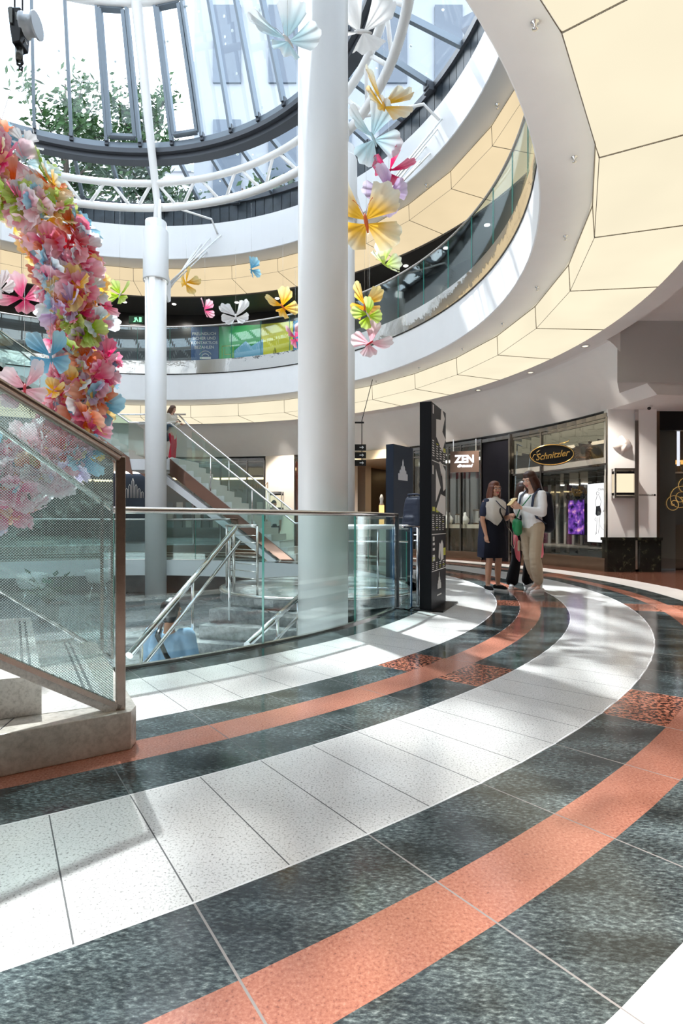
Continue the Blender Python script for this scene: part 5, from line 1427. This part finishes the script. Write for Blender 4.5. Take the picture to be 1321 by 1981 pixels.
m = MB(); rings(m, [(-.05, .06, 1.3, .16, .08), (-.06, .06, 1.1, .155, .09), (-.07, .055, .8, .175, .12), (-.07, .045, .53, .19, .13)], wav=.04, nw=5)
fg.part('dress_back_panel', [], pbr('navy_cloth', (.008, .013, .04), .7), mb=m, remesh=False, label='navy back panel of the dress')
m = MB(); rings(m, [(0, .01, 1.475, .065, .062), (0, .01, 1.44, .10, .085), (0, .01, 1.41, .175, .105), (0, .0, 1.375, .215, .120), (-.005, -.005, 1.30, .222, .136), (-.01, -.01, 1.20, .205, .142), (-.015, -.012, 1.10, .185, .145)], n=44, wav=.035, nw=9)
for i, (x, y, z) in enumerate(m.v):
    if z < 1.33:
        f = (1.33-z)/.23
        drop = max(0, 1-abs(x+.07)/.13)*.14-.05-max(0, x-.06)*.5
        if y > .03: drop = -.02
        m.v[i] = (x, y, z-f*drop)
fg.part('sweater', [], pbr('cream_knit', (.62, .58, .52), .85, bump=.3, bscale=120), mb=m, remesh=False)
m = MB(); m.tube([V(.09, .04, 1.47), V(.03, -.10, 1.36), V(-.03, -.17, 1.22), V(.06, -.185, 1.06), V(.17, -.14, .98)], .013, 8, r2=.005)
sb = fg.part('bag_strap', [], BLACK, mb=m, remesh=False)
m = MB(); m.tube([V(-.05, -.1, 1.40), V(.0, -.15, 1.32), V(.09, -.17, 1.25), V(.14, -.17, 1.2)], .018, 8, r2=.006); fg.part('collar_trim', [], pbr('navy_cloth', (.008, .013, .04), .7), mb=m, remesh=False)
m = MB(); m.tube([V(.17, -.14, .98), V(.22, -.16, .9), V(.2, -.17, .72), V(.24, -.18, .66), V(.28, -.17, .74), V(.25, -.16, .95), V(.17, -.2, 1.1)], .005, 6); fg.part('phone_cord', [], pbr('cord_beige', (.55, .5, .42), .6), mb=m, remesh=False)
for L in (lh, rh): shoe(fg, L[2], L[3], pbr('canvas_black', (.012, .012, .013), .7), SWHITE)
# ---- woman in white blouse and khaki trousers
fg = Fig('woman with long dark hair in a white blouse and khaki trousers, looking at a phone', (2.66, 7.98, 0), radians(-62), 1.72)
hc = V(0, -.045, 1.575); HR = Rz(4) @ Rx(22)
lh = [V(.095, 0, .92), V(.10, -.05, .50), V(.11, .03, .10), V(.12, -.115, .05)]; rh = [V(-.095, 0, .92), V(-.10, .05, .50), V(-.11, .22, .12), V(-.12, .08, .05)]
RA = (V(-.175, .01, 1.37), V(-.20, -.02, 1.10), V(-.075, -.25, 1.20)); LA = (V(.175, .01, 1.37), V(.21, -.03, 1.12), V(.05, -.27, 1.19))
caps = torso_caps(.97)+leg_caps(*lh)+leg_caps(*rh)+arm_caps(*LA)+arm_caps(*RA)+hand(RA[2], (.35, -.8, .45), (-.7, -.2, .5), -1, .55)+hand(LA[2], (-.2, -.8, .45), (.6, -.2, -.5), -1, .5)+head_caps(hc, HR)
fg.part('body', caps, SKIN2, vox=.0062, smooth=3)
face_parts(fg, hc, HR, lip=(.55, .16, .14))
long_hair(fg, hc, HR, HAIRD, .30, back=.02)
BL = pbr('blouse_white', (.80, .79, .78), .75, bump=.2, bscale=30)
bc = torso_caps(1.06)[:-2]+[(V(0, .0, 1.0), .115, V(0, .0, 1.1), .11), (V(-.06, 0, .98), .09, V(-.06, 0, 1.3), .095), (V(.06, 0, .98), .09, V(.06, 0, 1.3), .095)]
for A in (LA, RA): bc += [(A[0], .058, A[0].lerp(A[1], .6), .062), (A[0].lerp(A[1], .6), .064, A[1], .060), (A[1], .060, A[1].lerp(A[2], .45), .052), (A[1].lerp(A[2], .45), .05, A[1].lerp(A[2], .85), .034)]
fg.part('blouse', bc, BL, vox=.009, smooth=4, bumpy=.007)
KH = pbr('khaki_cotton', (.46, .37, .26), .8, bump=.2, bscale=25)
tc_ = [(V(0, .0, .97), .11, V(0, 0, .90), .115), (V(-.06, .02, .98), .09, V(-.07, .02, .88), .105), (V(.06, .01, .98), .09, V(.07, 0, .88), .105)]
for L, k_ in ((lh, 1.0), (rh, 1.0)):
    cu = L[1].lerp(L[2], .72)
    tc_ += [(L[0], .10, L[0].lerp(L[1], .6), .086), (L[0].lerp(L[1], .6), .086, L[1], .078), (L[1], .078, L[1].lerp(L[2], .35), .084), (L[1].lerp(L[2], .35), .084, cu, .066), (cu, .06, L[1].lerp(L[2], .80), .052)]
tr_o = fg.part('trousers', tc_, KH, vox=.009, smooth=3, bumpy=.010)
fg.part('cargo_pocket', [(V(-.205, .03, .72), .022, V(-.20, .03, .60), .022), (V(-.20, -.04, .72), .02, V(-.20, -.04, .60), .02), (V(-.2, .07, .70), .018, V(-.2, .07, .6), .018)], KH, vox=.009, smooth=2, parent=tr_o)
for L in (lh, rh):
    fg.part('sock', [(L[2]+V(0, 0, .05), .036, L[2]+V(0, 0, -.01), .037)], SWHITE, vox=.007, smooth=1)
    shoe(fg, L[2], L[3], pbr('sneaker_blush', (.74, .66, .64), .6), SWHITE)
bp_c = [(V(x, .17, 1.34), .075, V(x*1.1, .195, .94), .095) for x in (-.10, -.05, 0, .05, .10)]
bpk = fg.part('backpack', bp_c, pbr('backpack_black', (.012, .014, .022), .6), vox=.01, smooth=4, bumpy=.004)
fg.part('pocket', [(V(-.06, .30, 1.0), .04, V(.06, .30, 1.0), .04), (V(-.06, .30, 1.08), .035, V(.06, .30, 1.08), .035)], pbr('backpack_black', (.012, .014, .022), .6), vox=.01, smooth=3, parent=bpk)
fg.part('tag', [(V(-.13, .2, 1.2), .012, V(-.14, .2, 1.17), .012)], pbr('tag_red', (.7, .05, .02), .5), remesh=False, parent=bpk)
for s in (-1, 1):
    m = MB(); m.tube([V(s*.10, .13, 1.40), V(s*.115, .02, 1.455), V(s*.115, -.09, 1.36), V(s*.12, -.125, 1.2), V(s*.15, -.06, 1.05), V(s*.15, .1, .97)], .022, 8, r2=.008); fg.part('shoulder_strap', [], pbr('strap_navy', (.012, .018, .045), .6), mb=m, remesh=False, parent=bpk)
gb = fg.part('green_bag', [(V(-.11, -.19, 1.0), .045, V(-.14, -.15, .93), .06), (V(-.14, -.15, .93), .06, V(-.06, -.2, .86), .055), (V(-.05, -.2, .98), .05, V(-.06, -.2, .86), .055)], pbr('bag_green', (.01, .19, .06), .45), vox=.008, smooth=4, bumpy=.003)
m = MB(); m.tube([V(-.11, -.19, 1.03), V(-.05, -.17, 1.18), V(.08, -.1, 1.36)], .008, 6); fg.part('strap', [], pbr('bag_green', (.01, .19, .06), .45), mb=m, remesh=False, parent=gb)
m = MB(); m.box((-.01, -.36, 1.27), (.075, .012, .15), M=Matrix.Rotation(radians(-50), 3, 'X')); fg.part('phone', [], pbr('phone_gold', (.75, .55, .25), .35), mb=m, remesh=False)
fg.part('wristwatch', [(RA[2]+V(.0, .035, -.012)+V(-.02, 0, 0), .018, RA[2]+V(.02, .03, -.01), .018), (RA[2]+V(-.03, .03, .0), .014, RA[2]+V(-.028, .03, .01), .014)], BLACK, vox=.006, smooth=2)
# ---- third person hidden behind
fg = Fig('person in black trousers with pink jacket, mostly hidden behind the woman in khaki', (2.74, 8.62, 0), radians(10), 1.62)
hc = V(0, -.02, 1.585); HR = Rz(15)
lh = [V(.09, 0, .90), V(.10, -.01, .48), V(.09, .02, .085), V(.11, -.12, .045)]; rh = [V(-.09, 0, .90), V(-.13, -.03, .48), V(-.20, .0, .085), V(-.26, -.12, .045)]
LA = (V(.175, 0, 1.37), V(.215, .02, 1.08), V(.21, -.05, .86)); RA = (V(-.175, 0, 1.37), V(-.18, .0, 1.08), V(-.1, -.15, 1.0))
fg.part('body', torso_caps()+leg_caps(*lh)+leg_caps(*rh)+arm_caps(*LA)+arm_caps(*RA)+hand(LA[2], (0, -.2, -1), (1, 0, 0), -1, .3)+hand(RA[2], (.3, -.9, 0), (0, 0, 1), 1, .4)+head_caps(hc, HR), SKIN2, vox=.008, smooth=3)
face_parts(fg, hc, HR); long_hair(fg, hc, HR, HAIRD, .22)
fg.part('top', torso_caps(1.12)[:-2]+[(A[0], .064, A[0].lerp(A[1], .7), .056) for A in (LA, RA)], BLACK, vox=.01, smooth=4)
tc_ = [(V(0, 0, .93), .13, V(0, 0, .88), .13)]
for L in (lh, rh): tc_ += [(L[0], .10, L[1], .078), (L[1], .078, L[1].lerp(L[2], .85), .098)]
fg.part('trousers', tc_, pbr('trousers_black', (.010, .010, .012), .8), vox=.01, smooth=3, bumpy=.006)
m = MB()
for (x, y, w_, z0, z1, z2) in ((.24, -.02, .07, .98, .80, .55), (-.2, -.13, .05, .86, .72, .50)):
    rings(m, [(x, y, z0, w_*.5, .03), (x+.02, y, z1, w_, .045), (x+.05, y, z2, w_*.7, .03), (x+.07, y, z2-.06, .01, .01)], n=14, wav=.12, nw=4)
fg.part('tied_jacket', [], pbr('jacket_pink', (.75, .16, .20), .7), mb=m, remesh=False)
for L in (lh, rh): shoe(fg, L[2], L[3], pbr('sneaker_white', (.72, .72, .73), .5), SWHITE)
# ---- person with dark backpack behind the totem
fg = Fig('person in dark clothes with dark backpack, half hidden behind the black information totem', (1.27, 8.75, 0), radians(125), 1.66)
hc = V(0, -.02, 1.585); HR = Rz(0)
lh = [V(.09, 0, .90), V(.09, -.02, .48), V(.10, .02, .085), V(.11, -.12, .045)]; rh = [V(-.09, 0, .90), V(-.09, .0, .48), V(-.10, .03, .085), V(-.11, -.1, .045)]
LA = (V(.175, 0, 1.37), V(.22, .0, 1.10), V(.17, -.15, .95)); RA = (V(-.175, 0, 1.37), V(-.22, .0, 1.10), V(-.17, -.15, .95))
NVC = pbr('jacket_navy', (.012, .016, .032), .7)
fg.part('body', torso_caps()+leg_caps(*lh)+leg_caps(*rh)+arm_caps(*LA)+arm_caps(*RA)+hand(LA[2], (0, -.8, -.6), (.8, 0, .3), -1, .4)+hand(RA[2], (0, -.8, -.6), (-.8, 0, .3), 1, .4)+head_caps(hc, HR), SKIN, vox=.008, smooth=3)
face_parts(fg, hc, HR)
fg.part('hair', [(hc+V(0, .03, .035), .09, hc+V(0, .0, .06), .078), (hc+V(0, .04, -.02), .07, hc+V(0, .035, -.05), .055)], HAIRB, vox=.008)
jc = torso_caps(1.2)[:-2]
for A in (LA, RA): jc += [(A[0], .07, A[1], .06), (A[1], .06, A[1].lerp(A[2], .9), .045)]
fg.part('jacket', jc, NVC, vox=.01, smooth=4, bumpy=.006)
tc_ = [(V(0, 0, .95), .13, V(0, 0, .88), .13)]
for L in (lh, rh): tc_ += [(L[0], .10, L[1], .075), (L[1], .075, L[2]+V(0, 0, .03), .06)]
fg.part('trousers', tc_, pbr('trousers_black', (.010, .010, .012), .8), vox=.01, smooth=3, bumpy=.006)
bk_ = fg.part('backpack', [(V(x, .20, 1.34), .095, V(x*1.1, .22, .99), .115) for x in (-.10, -.05, 0, .05, .10)]+[(V(-.07, .31, 1.08), .05, V(.07, .31, 1.08), .05), (V(-.07, .31, 1.0), .05, V(.07, .31, 1.0), .05)], pbr('backpack_navy', (.012, .018, .04), .6), vox=.01, smooth=4, bumpy=.006)
m = MB(); m.tube([V(-.14, .15, 1.42), V(-.1, .25, 1.46), V(.1, .25, 1.46), V(.14, .15, 1.42)], .014, 8); fg.part('top_seam', [], pbr('strap_navy', (.012, .018, .045), .6), mb=m, remesh=False, parent=bk_)
for L in (lh, rh): shoe(fg, L[2], L[3], pbr('canvas_black', (.012, .012, .013), .7), BLACK)
# ---- man on the lower stairs in a light blue shirt
fg = Fig('man in a light blue shirt seen from behind going down the lower stairs', (-1.69, 5.62, -1.50), radians(165), 1.74)
hc = V(0, -.03, 1.585); HR = Rz(-25) @ Rx(12)
lh = [V(.09, 0, .90), V(.09, -.06, .50), V(.10, -.02, .10), V(.11, -.15, .06)]; rh = [V(-.09, 0, .90), V(-.09, -.0, .48), V(-.10, .04, .085), V(-.11, -.1, .045)]
LA = (V(.19, 0, 1.37), V(.25, -.02, 1.10), V(.17, -.2, 1.0)); RA = (V(-.19, 0, 1.37), V(-.25, -.02, 1.10), V(-.17, -.2, 1.0))
fg.part('body', torso_caps(1.08)+leg_caps(*lh)+leg_caps(*rh)+arm_caps(*LA, 1.1)+arm_caps(*RA, 1.1)+hand(LA[2], (-.3, -.8, 0), (.3, 0, 1), -1, .6)+hand(RA[2], (.3, -.8, 0), (-.3, 0, 1), 1, .6)+head_caps(hc, HR), SKIN, vox=.008, smooth=3)
face_parts(fg, hc, HR)
fg.part('hair', [(hc+V(0, .03, .035), .092, hc+V(0, .0, .055), .084), (hc+V(-.03, .05, -.02), .062, hc+V(-.02, .045, -.06), .05), (hc+V(.03, .05, -.02), .062, hc+V(.02, .045, -.06), .05)], HAIRB, vox=.008, bumpy=.003)
jc = torso_caps(1.22)[:-2]+[(V(-.07, .01, .9), .12, V(-.08, .01, 1.25), .12), (V(.07, .01, .9), .12, V(.08, .01, 1.25), .12)]
for A in (LA, RA): jc += [(A[0], .075, A[1], .066), (A[1], .066, A[1].lerp(A[2], .7), .052)]
fg.part('shirt', jc, pbr('shirt_blue', (.22, .36, .52), .8, bump=.2, bscale=20), vox=.01, smooth=4, bumpy=.009)
fg.part('trousers', [(V(0, 0, .95), .13, V(0, 0, .88), .13)]+[c for L in (lh, rh) for c in [(L[0], .10, L[1], .075), (L[1], .075, L[2]+V(0, 0, .03), .06)]], pbr('trousers_black', (.010, .010, .012), .8), vox=.01, smooth=3)
m = MB(); m.tube([V(.13, -.06, 1.46), V(.06, .12, 1.38), V(-.06, .155, 1.2), V(-.17, .12, 1.02), V(-.22, .0, .95)], .022, 8, r2=.007); fg.part('bag_strap', [], BLACK, mb=m, remesh=False)
fg.part('shoulder_bag', [(V(-.26, .02, .95), .06, V(-.26, .02, .80), .07), (V(-.24, .12, .95), .05, V(-.24, .12, .8), .06)], BLACK, vox=.01, smooth=4)
for L in (lh, rh): shoe(fg, L[2], L[3]-V(0, 0, L[3].z-.045), pbr('canvas_black', (.012, .012, .013), .7), BLACK)
# ---- woman on the far stairs
fg = Fig('woman in cream coat and red trousers with phone at the top of the far stairs', (-4.80, 16.15, 2.75), radians(70), 1.56)
hc = V(0, -.04, 1.58); HR = Rz(0) @ Rx(20)
lh = [V(.09, 0, .90), V(.09, -.03, .48), V(.10, .0, .085), V(.11, -.13, .045)]; rh = [V(-.09, 0, .90), V(-.10, -.12, .50), V(-.10, -.02, .085), V(-.11, -.16, .045)]
LA = (V(.175, 0, 1.37), V(.22, .0, 1.10), V(.12, -.24, 1.12)); RA = (V(-.175, 0, 1.37), V(-.22, .02, 1.10), V(-.12, -.24, 1.15))
fg.part('body', torso_caps()+leg_caps(*lh)+leg_caps(*rh)+arm_caps(*LA)+arm_caps(*RA)+hand(LA[2], (-.3, -.8, .3), (.3, 0, 1), -1, .5)+hand(RA[2], (.1, -.9, .3), (-.3, 0, 1), -1, .5)+head_caps(hc, HR), SKIN2, vox=.009, smooth=3)
face_parts(fg, hc, HR); long_hair(fg, hc, HR, pbr('hair_brown', (.10, .045, .025), .5), .16)
ct = torso_caps(1.25)[:-2]+[(V(-.07, .02, .70), .12, V(-.07, .02, 1.2), .12), (V(.07, .02, .70), .12, V(.07, .02, 1.2), .12)]
for A in (LA, RA): ct += [(A[0], .075, A[1], .07), (A[1], .07, A[1].lerp(A[2], .85), .055)]
fg.part('coat', ct, pbr('coat_cream', (.60, .56, .48), .8), vox=.011, smooth=4, bumpy=.008)
fg.part('trousers', [c for L in (lh, rh) for c in [(L[0]-V(0, 0, .1), .095, L[1], .075), (L[1], .075, L[2]+V(0, 0, .03), .06)]], pbr('trousers_red', (.55, .02, .05), .7), vox=.01, smooth=3, bumpy=.006)
m = MB(); m.box((-.08, -.34, 1.2), (.07, .012, .14), M=Matrix.Rotation(radians(-50), 3, 'X')); fg.part('phone', [], BLACK, mb=m, remesh=False)
fg.part('draped_jacket', [(V(-.26, -.04, 1.06), .07, V(-.16, -.16, 1.06), .06), (V(-.26, -.02, 1.0), .06, V(-.24, .03, .92), .05)], pbr('denim_blue', (.10, .16, .22), .8), vox=.01, smooth=3)
bg_ = fg.part('handbag', [(V(-.28, .02, .80), .06, V(-.28, -.04, .62), .07), (V(-.28, .12, .80), .06, V(-.28, .12, .62), .07)], pbr('bag_dark', (.02, .03, .04), .6), vox=.01, smooth=3)
fg.part('print', [], pbr('bag_print', (.55, .5, .05), .6), ell=[(V(-.345, .03, .70), .012, .05, .02), (V(-.345, .1, .64), .012, .03, .02)], remesh=False, parent=bg_)
for L in (lh, rh): shoe(fg, L[2], L[3], SWHITE, SWHITE)
# ---- distant visitor
fg = Fig('distant dark-haired person in a pale top beyond the foot of the far stairs', (-2.05, 17.3, 0), radians(20), 1.66)
hc = V(0, -.02, 1.585); HR = Rz(0); LA = (V(.175, 0, 1.37), V(.21, .0, 1.10), V(.2, -.04, .87)); RA = (V(-.175, 0, 1.37), V(-.21, .0, 1.10), V(-.2, -.04, .87))
lh = [V(.09, 0, .90), V(.09, -.02, .48), V(.10, .02, .085), V(.11, -.12, .045)]; rh = [V(-x.x, x.y, x.z) if False else V(-x[0], x[1], x[2]) for x in lh]
fg.part('body', torso_caps()+leg_caps(*lh)+leg_caps(*rh)+arm_caps(*LA)+arm_caps(*RA)+hand(LA[2], (0, -.2, -1), (1, 0, 0), -1, .3)+hand(RA[2], (0, -.2, -1), (-1, 0, 0), 1, .3)+head_caps(hc, HR), SKIN, vox=.009, smooth=3)
face_parts(fg, hc, HR); fg.part('hair', [(hc+V(0, .03, .035), .09, hc+V(0, .0, .06), .08), (hc+V(0, .04, -.02), .07, hc+V(0, .035, -.06), .055)], HAIRB, vox=.009)
fg.part('top', torso_caps(1.15)[:-2]+[(A[0], .066, A[0].lerp(A[1], .8), .056) for A in (LA, RA)], SWHITE, vox=.011)
fg.part('trousers', [(V(0, 0, .95), .13, V(0, 0, .88), .13)]+[c for L in (lh, rh) for c in [(L[0], .10, L[1], .075), (L[1], .075, L[2]+V(0, 0, .03), .06)]], NVC, vox=.011)
for L in (lh, rh): shoe(fg, L[2], L[3], BLACK, SWHITE)
# ============================================================ OUTSIDE
LEAF = pbr('leaf_green', (.025, .075, .012), .5); LEAF2 = pbr('leaf_green_dark', (.012, .04, .012), .5); BARK = pbr('bark', (.08, .06, .045), .8)
def tree(x, y, z, h, cr, nleaf, label, seed, mat=LEAF, flat_=.8, ls=.16):
    rng = random.Random(seed)
    root = empty('tree', (x, y, z), 0, label, 'tree', 'trees outside above the glass roof')
    tr_ = MB(); tr_.tube([(0, 0, 0), (.1, .05, h*.4), (-.05, .1, h*.75), (0, 0, h)], [.22, .16, .10, .04], 8)
    cl = []
    for i in range(16):
        a = rng.uniform(0, 6.28); hh = h*rng.uniform(.4, .95); L = cr*rng.uniform(.5, 1.0)
        e = Vector((cos(a)*L, sin(a)*L, hh+rng.uniform(.1, .6))); b = Vector((0, 0, hh*.8))
        tr_.tube([b, b.lerp(e, .5)+Vector((0, 0, .15)), e], [.06, .04, .015], 5); cl.append(e); cl.append(b.lerp(e, .6))
    tr_.build('trunk', BARK, root)
    lf = MB()
    for i in range(nleaf):
        c = rng.choice(cl)+Vector((rng.gauss(0, .5), rng.gauss(0, .5), rng.gauss(0, .4)))*cr*.30
        n = Vector((rng.gauss(0, 1), rng.gauss(0, 1), rng.gauss(0, 1))).normalized(); t_ = n.orthogonal().normalized(); s = n.cross(t_)
        q = rng.uniform(.6, 1.3)*ls
        lf.add([c-t_*q, c+s*q*.4, c+t_*q, c-s*q*.4], [(0, 1, 2, 3)])
    lf.build('foliage', mat, root, recalc=False)
    return root
# trees beyond the glass, seen on the left (north) side
tree(-11.6, 24.0, 9.9, 9.5, 2.2, 3200, 'leafy tree beyond the glass dome, left of the first opened vent', 1)
tree(-8.8, 25.5, 9.9, 10.5, 1.8, 2600, 'leafy tree beyond the glass dome between the opened vents', 2)
tree(-14.2, 22, 9.9, 6.0, 1.9, 2000, 'low dark tree outside at the far left behind the glass', 3, LEAF2)
tree(-4.6, 26.5, 9.9, 6.6, 2.0, 2200, 'low bushy tree outside right of the white rib', 4)
tree(-7.0, 21.5, 9.9, 3.4, 2.0, 2000, 'low shrub-like tree close behind the lower glass band', 5, LEAF2)
tree(-1.2, 22.5, 9.9, 4.0, 1.7, 1600, 'low tree outside behind the ring truss near the large column', 6, LEAF2)
tree(3.6, 11.6, 10.3, 3.6, .8, 500, 'small tree outside above the right-hand roof edge', 7)
CONC = pbr('outside_concrete', (.42, .44, .48), .7, noise=(1, .1)); CONCD = pbr('outside_steel', (.16, .18, .22), .6)
ob = thing_boxes('building', 'pale building outside with grey window frames behind the glass dome', 'building')
MB().box((.5, 34, 21), (17, 6, 24)).build('wall', pbr('outside_render', (.27, .29, .32), .7, noise=(.4, .1)), ob)
w_ = MB()
for i in range(15):
    MB().box((-6.2+3*(i % 5), 30.95, 14.5+6.2*(i//5)), (1.5, .15, 4.2)).build('window', pbr('outside_window', (.08, .10, .13), .15), ob)
settle(ob, (2.5, 34, 9.5))
ob = thing_boxes('building', 'tall pale wall outside behind the trees on the left', 'building')
MB().box((-13, 36, 15.5), (13, 5, 12)).build('wall', pbr('outside_wall', (.55, .55, .56), .7), ob); MB().box((-13, 36, 21.7), (13.4, 5.4, .4)).build('cornice', CONC, ob)
for i in range(4): MB().box((-17+2.8*i, 33.4, 16), (1.2, .15, 6)).build('window', pbr('outside_window', (.2, .26, .34), .15), ob)
settle(ob, (-13, 36, 9.5))
pg = thing_boxes('roof_frame', 'grey steel frame standing on the roof outside, seen through the right-hand glass', 'steel frame')
m = MB()
for (a, b) in [((1.5, 12.6, 15.4), (7, 9.0, 15.4)), ((3.2, 15.0, 14), (9, 11.0, 14)), ((3.0, 11.6, 10.3), (3.0, 11.6, 15.4)), ((5.6, 10.0, 10.3), (5.6, 10.0, 15.4)), ((3.0, 11.6, 15.4), (5.2, 15, 15.4)), ((5.0, 13.6, 10.3), (5.0, 13.6, 14))]:
    MB().beam(a, b, .3, .3).build('beam', CONCD, pg)
settle(pg, (4, 12, 10.3))

# added unseen tree; leaf clumps set along the sun path to shade floor spots
shade_tree = empty('tree', (-24, 27, 9.9), 0, 'added unseen tree outside, leaf clumps placed to shade the floor', 'tree')
rng = random.Random(77)
def floor_pt(u, v): Y = F/(v-VH); return Vector(((u-U0)*Y/F, Y, 0))
SD = Vector((-.38, .71, 1.29))/1.29
spots = [(640, 1540, .34, 1.2), (540, 1530, .26, 1.0), (760, 1480, .34, 1.2), (830, 1530, .22, .8), (480, 1700, .30, 1.5), (560, 1800, .26, 1.3), (640, 1690, .20, .9), (330, 1440, .42, 1.2), (480, 1475, .38, 1.4), (640, 1420, .34, 1.0),
         (950, 1480, .24, 1.0), (1010, 1560, .18, .9), (900, 1590, .16, .8), (1020, 1345, .50, 1.3), (1150, 1390, .40, 1.2), (880, 1320, .45, 1.1), (1280, 1400, .45, 1.6), (1290, 1500, .25, 1.1), (1150, 1480, .2, .8), (700, 1640, .18, .7),
         (420, 1300, .5, .9), (560, 1330, .4, .8), (1050, 1700, .14, .9), (1130, 1620, .14, .8), (1250, 1780, .16, .9), (960, 1850, .12, .9), (1200, 1215, .9, .9), (1000, 1160, 1.2, .8), (1290, 1290, .6, 1.2), (760, 1900, .13, .8)]
lf = MB(); br_m = MB(); top = Vector((-24, 27, 24))
br_m.tube([(-24, 27, 9.9), (-23.8, 26.8, 18), top], [.5, .35, .25], 8)
for (u, v, R, dn) in spots:
    h = rng.uniform(24, 31); c = floor_pt(u, v)+SD*h
    br_m.tube([top, top.lerp(c, .6)+Vector((0, 0, 1.0)), c+Vector((0, 0, .3))], [.06, .03, .008], 5)
    nl = int(dn*pi*R*R/.011)
    for i in range(nl):
        a = rng.uniform(0, 2*pi); q = R*sqrt(rng.random()); p = c+Vector((cos(a)*q*1.15, sin(a)*q*1.15, rng.uniform(-.3, .3)))
        n = Vector((rng.gauss(0, .6), rng.gauss(0, .6), 1)).normalized(); t_ = n.orthogonal().normalized(); t_ = Matrix.Rotation(rng.uniform(0, 6.28), 3, n) @ t_; s = n.cross(t_); w = .10
        lf.add([p-t_*w, p+s*w*.6, p+t_*w, p-s*w*.6], [(0, 1, 2, 3)])
br_m.build('trunk', BARK, shade_tree); lf.build('foliage', LEAF, shade_tree, recalc=False); settle(shade_tree, (-24, 27, 9.9))
# wall-washing spots in the round ceiling edge, one per downlight
for k in range(14):
    a = -62+k*10.29
    sl_ = bpy.data.lights.new('ceiling_spot', 'SPOT'); sl_.energy = 480; sl_.spot_size = radians(72); sl_.spot_blend = .7; sl_.shadow_soft_size = .06; sl_.color = (1, .90, .80)
    o = bpy.data.objects.new('ceiling_spot', sl_); COL.objects.link(o); o.location = pol(9.91, a, 4.21)
    d = pol(11.25, a, .6)-pol(9.91, a, 4.21); o.rotation_euler = d.to_track_quat('-Z', 'Y').to_euler()

for a in (62, 72, 80, 92, 101, 46, 38):
    sl_ = bpy.data.lights.new('upper_floor_spot', 'SPOT'); sl_.energy = 40; sl_.spot_size = radians(100); sl_.spot_blend = .7; sl_.shadow_soft_size = .06; sl_.color = (1, .93, .85)
    o = bpy.data.objects.new('upper_floor_spot', sl_); COL.objects.link(o); o.location = pol(10.3, a, 8.37)
    d = pol(11.3, a, 6.7)-pol(10.3, a, 8.37); o.rotation_euler = d.to_track_quat('-Z', 'Y').to_euler()
# ============================================================ LIGHT, WORLD, CAMERA
w = bpy.data.worlds.new('world'); SC.world = w; w.use_nodes = True
nt = w.node_tree; nt.nodes.clear()
wo = nt.nodes.new('ShaderNodeOutputWorld'); bg = nt.nodes.new('ShaderNodeBackground')
tc = nt.nodes.new('ShaderNodeTexCoord'); sp = nt.nodes.new('ShaderNodeSeparateXYZ'); nt.links.new(tc.outputs['Generated'], sp.inputs[0])
cr = nt.nodes.new('ShaderNodeValToRGB')
cr.color_ramp.elements[0].position = 0.0; cr.color_ramp.elements[0].color = (.86, .92, 1, 1)
cr.color_ramp.elements[1].position = .95; cr.color_ramp.elements[1].color = (.66, .81, 1, 1)
nt.links.new(sp.outputs['Z'], cr.inputs[0])
cn = nt.nodes.new('ShaderNodeTexNoise'); cn.inputs['Scale'].default_value = 2.2; cn.inputs['Detail'].default_value = 5
nt.links.new(tc.outputs['Generated'], cn.inputs['Vector'])
c2 = nt.nodes.new('ShaderNodeValToRGB'); c2.color_ramp.elements[0].position = .42; c2.color_ramp.elements[1].position = .6
nt.links.new(cn.outputs[0], c2.inputs[0])
mx = nt.nodes.new('ShaderNodeMix'); mx.data_type = 'RGBA'
nt.links.new(c2.outputs[0], mx.inputs[0]); nt.links.new(cr.outputs[0], mx.inputs[6]); mx.inputs[7].default_value = (1, 1, 1, 1)
nt.links.new(mx.outputs[2], bg.inputs[0]); bg.inputs[1].default_value = WORLD_S
nt.links.new(bg.outputs[0], wo.inputs[0])
sl = bpy.data.lights.new('sun', 'SUN'); sl.energy = SUN_S; sl.angle = radians(1.2); sl.color = (1, .97, .92)
so = bpy.data.objects.new('sun', sl); COL.objects.link(so); so.location = (-6, 12, 25)
so.rotation_euler = Vector((-.38, .71, 1.29)).to_track_quat('Z', 'Y').to_euler()
cam = bpy.data.cameras.new('camera'); co = bpy.data.objects.new('camera', cam); COL.objects.link(co)
co.location = (0, 0, 1); co.rotation_euler = (pi/2, 0, 0)
cam.sensor_fit = 'VERTICAL'; cam.sensor_height = 36; cam.sensor_width = 24; cam.lens = F/1981*36
cam.shift_x = 0; cam.shift_y = (VH-990.5)/1981; cam.clip_start = .02; cam.clip_end = 500
SC.camera = co
vs_ = SC.view_settings; SC.display_settings.display_device = 'sRGB'
vs_.view_transform = 'Standard'; vs_.look = 'None'; vs_.exposure = EXPO; vs_.gamma = 1; vs_.use_curve_mapping = False
try:
    cy = SC.cycles; cy.use_denoising = True; cy.denoiser = 'OPENIMAGEDENOISE'
    cy.max_bounces = 10; cy.diffuse_bounces = 5; cy.glossy_bounces = 5; cy.transmission_bounces = 6; cy.transparent_max_bounces = 40
    cy.sample_clamp_indirect = 6; cy.caustics_reflective = False; cy.caustics_refractive = False
except Exception: pass
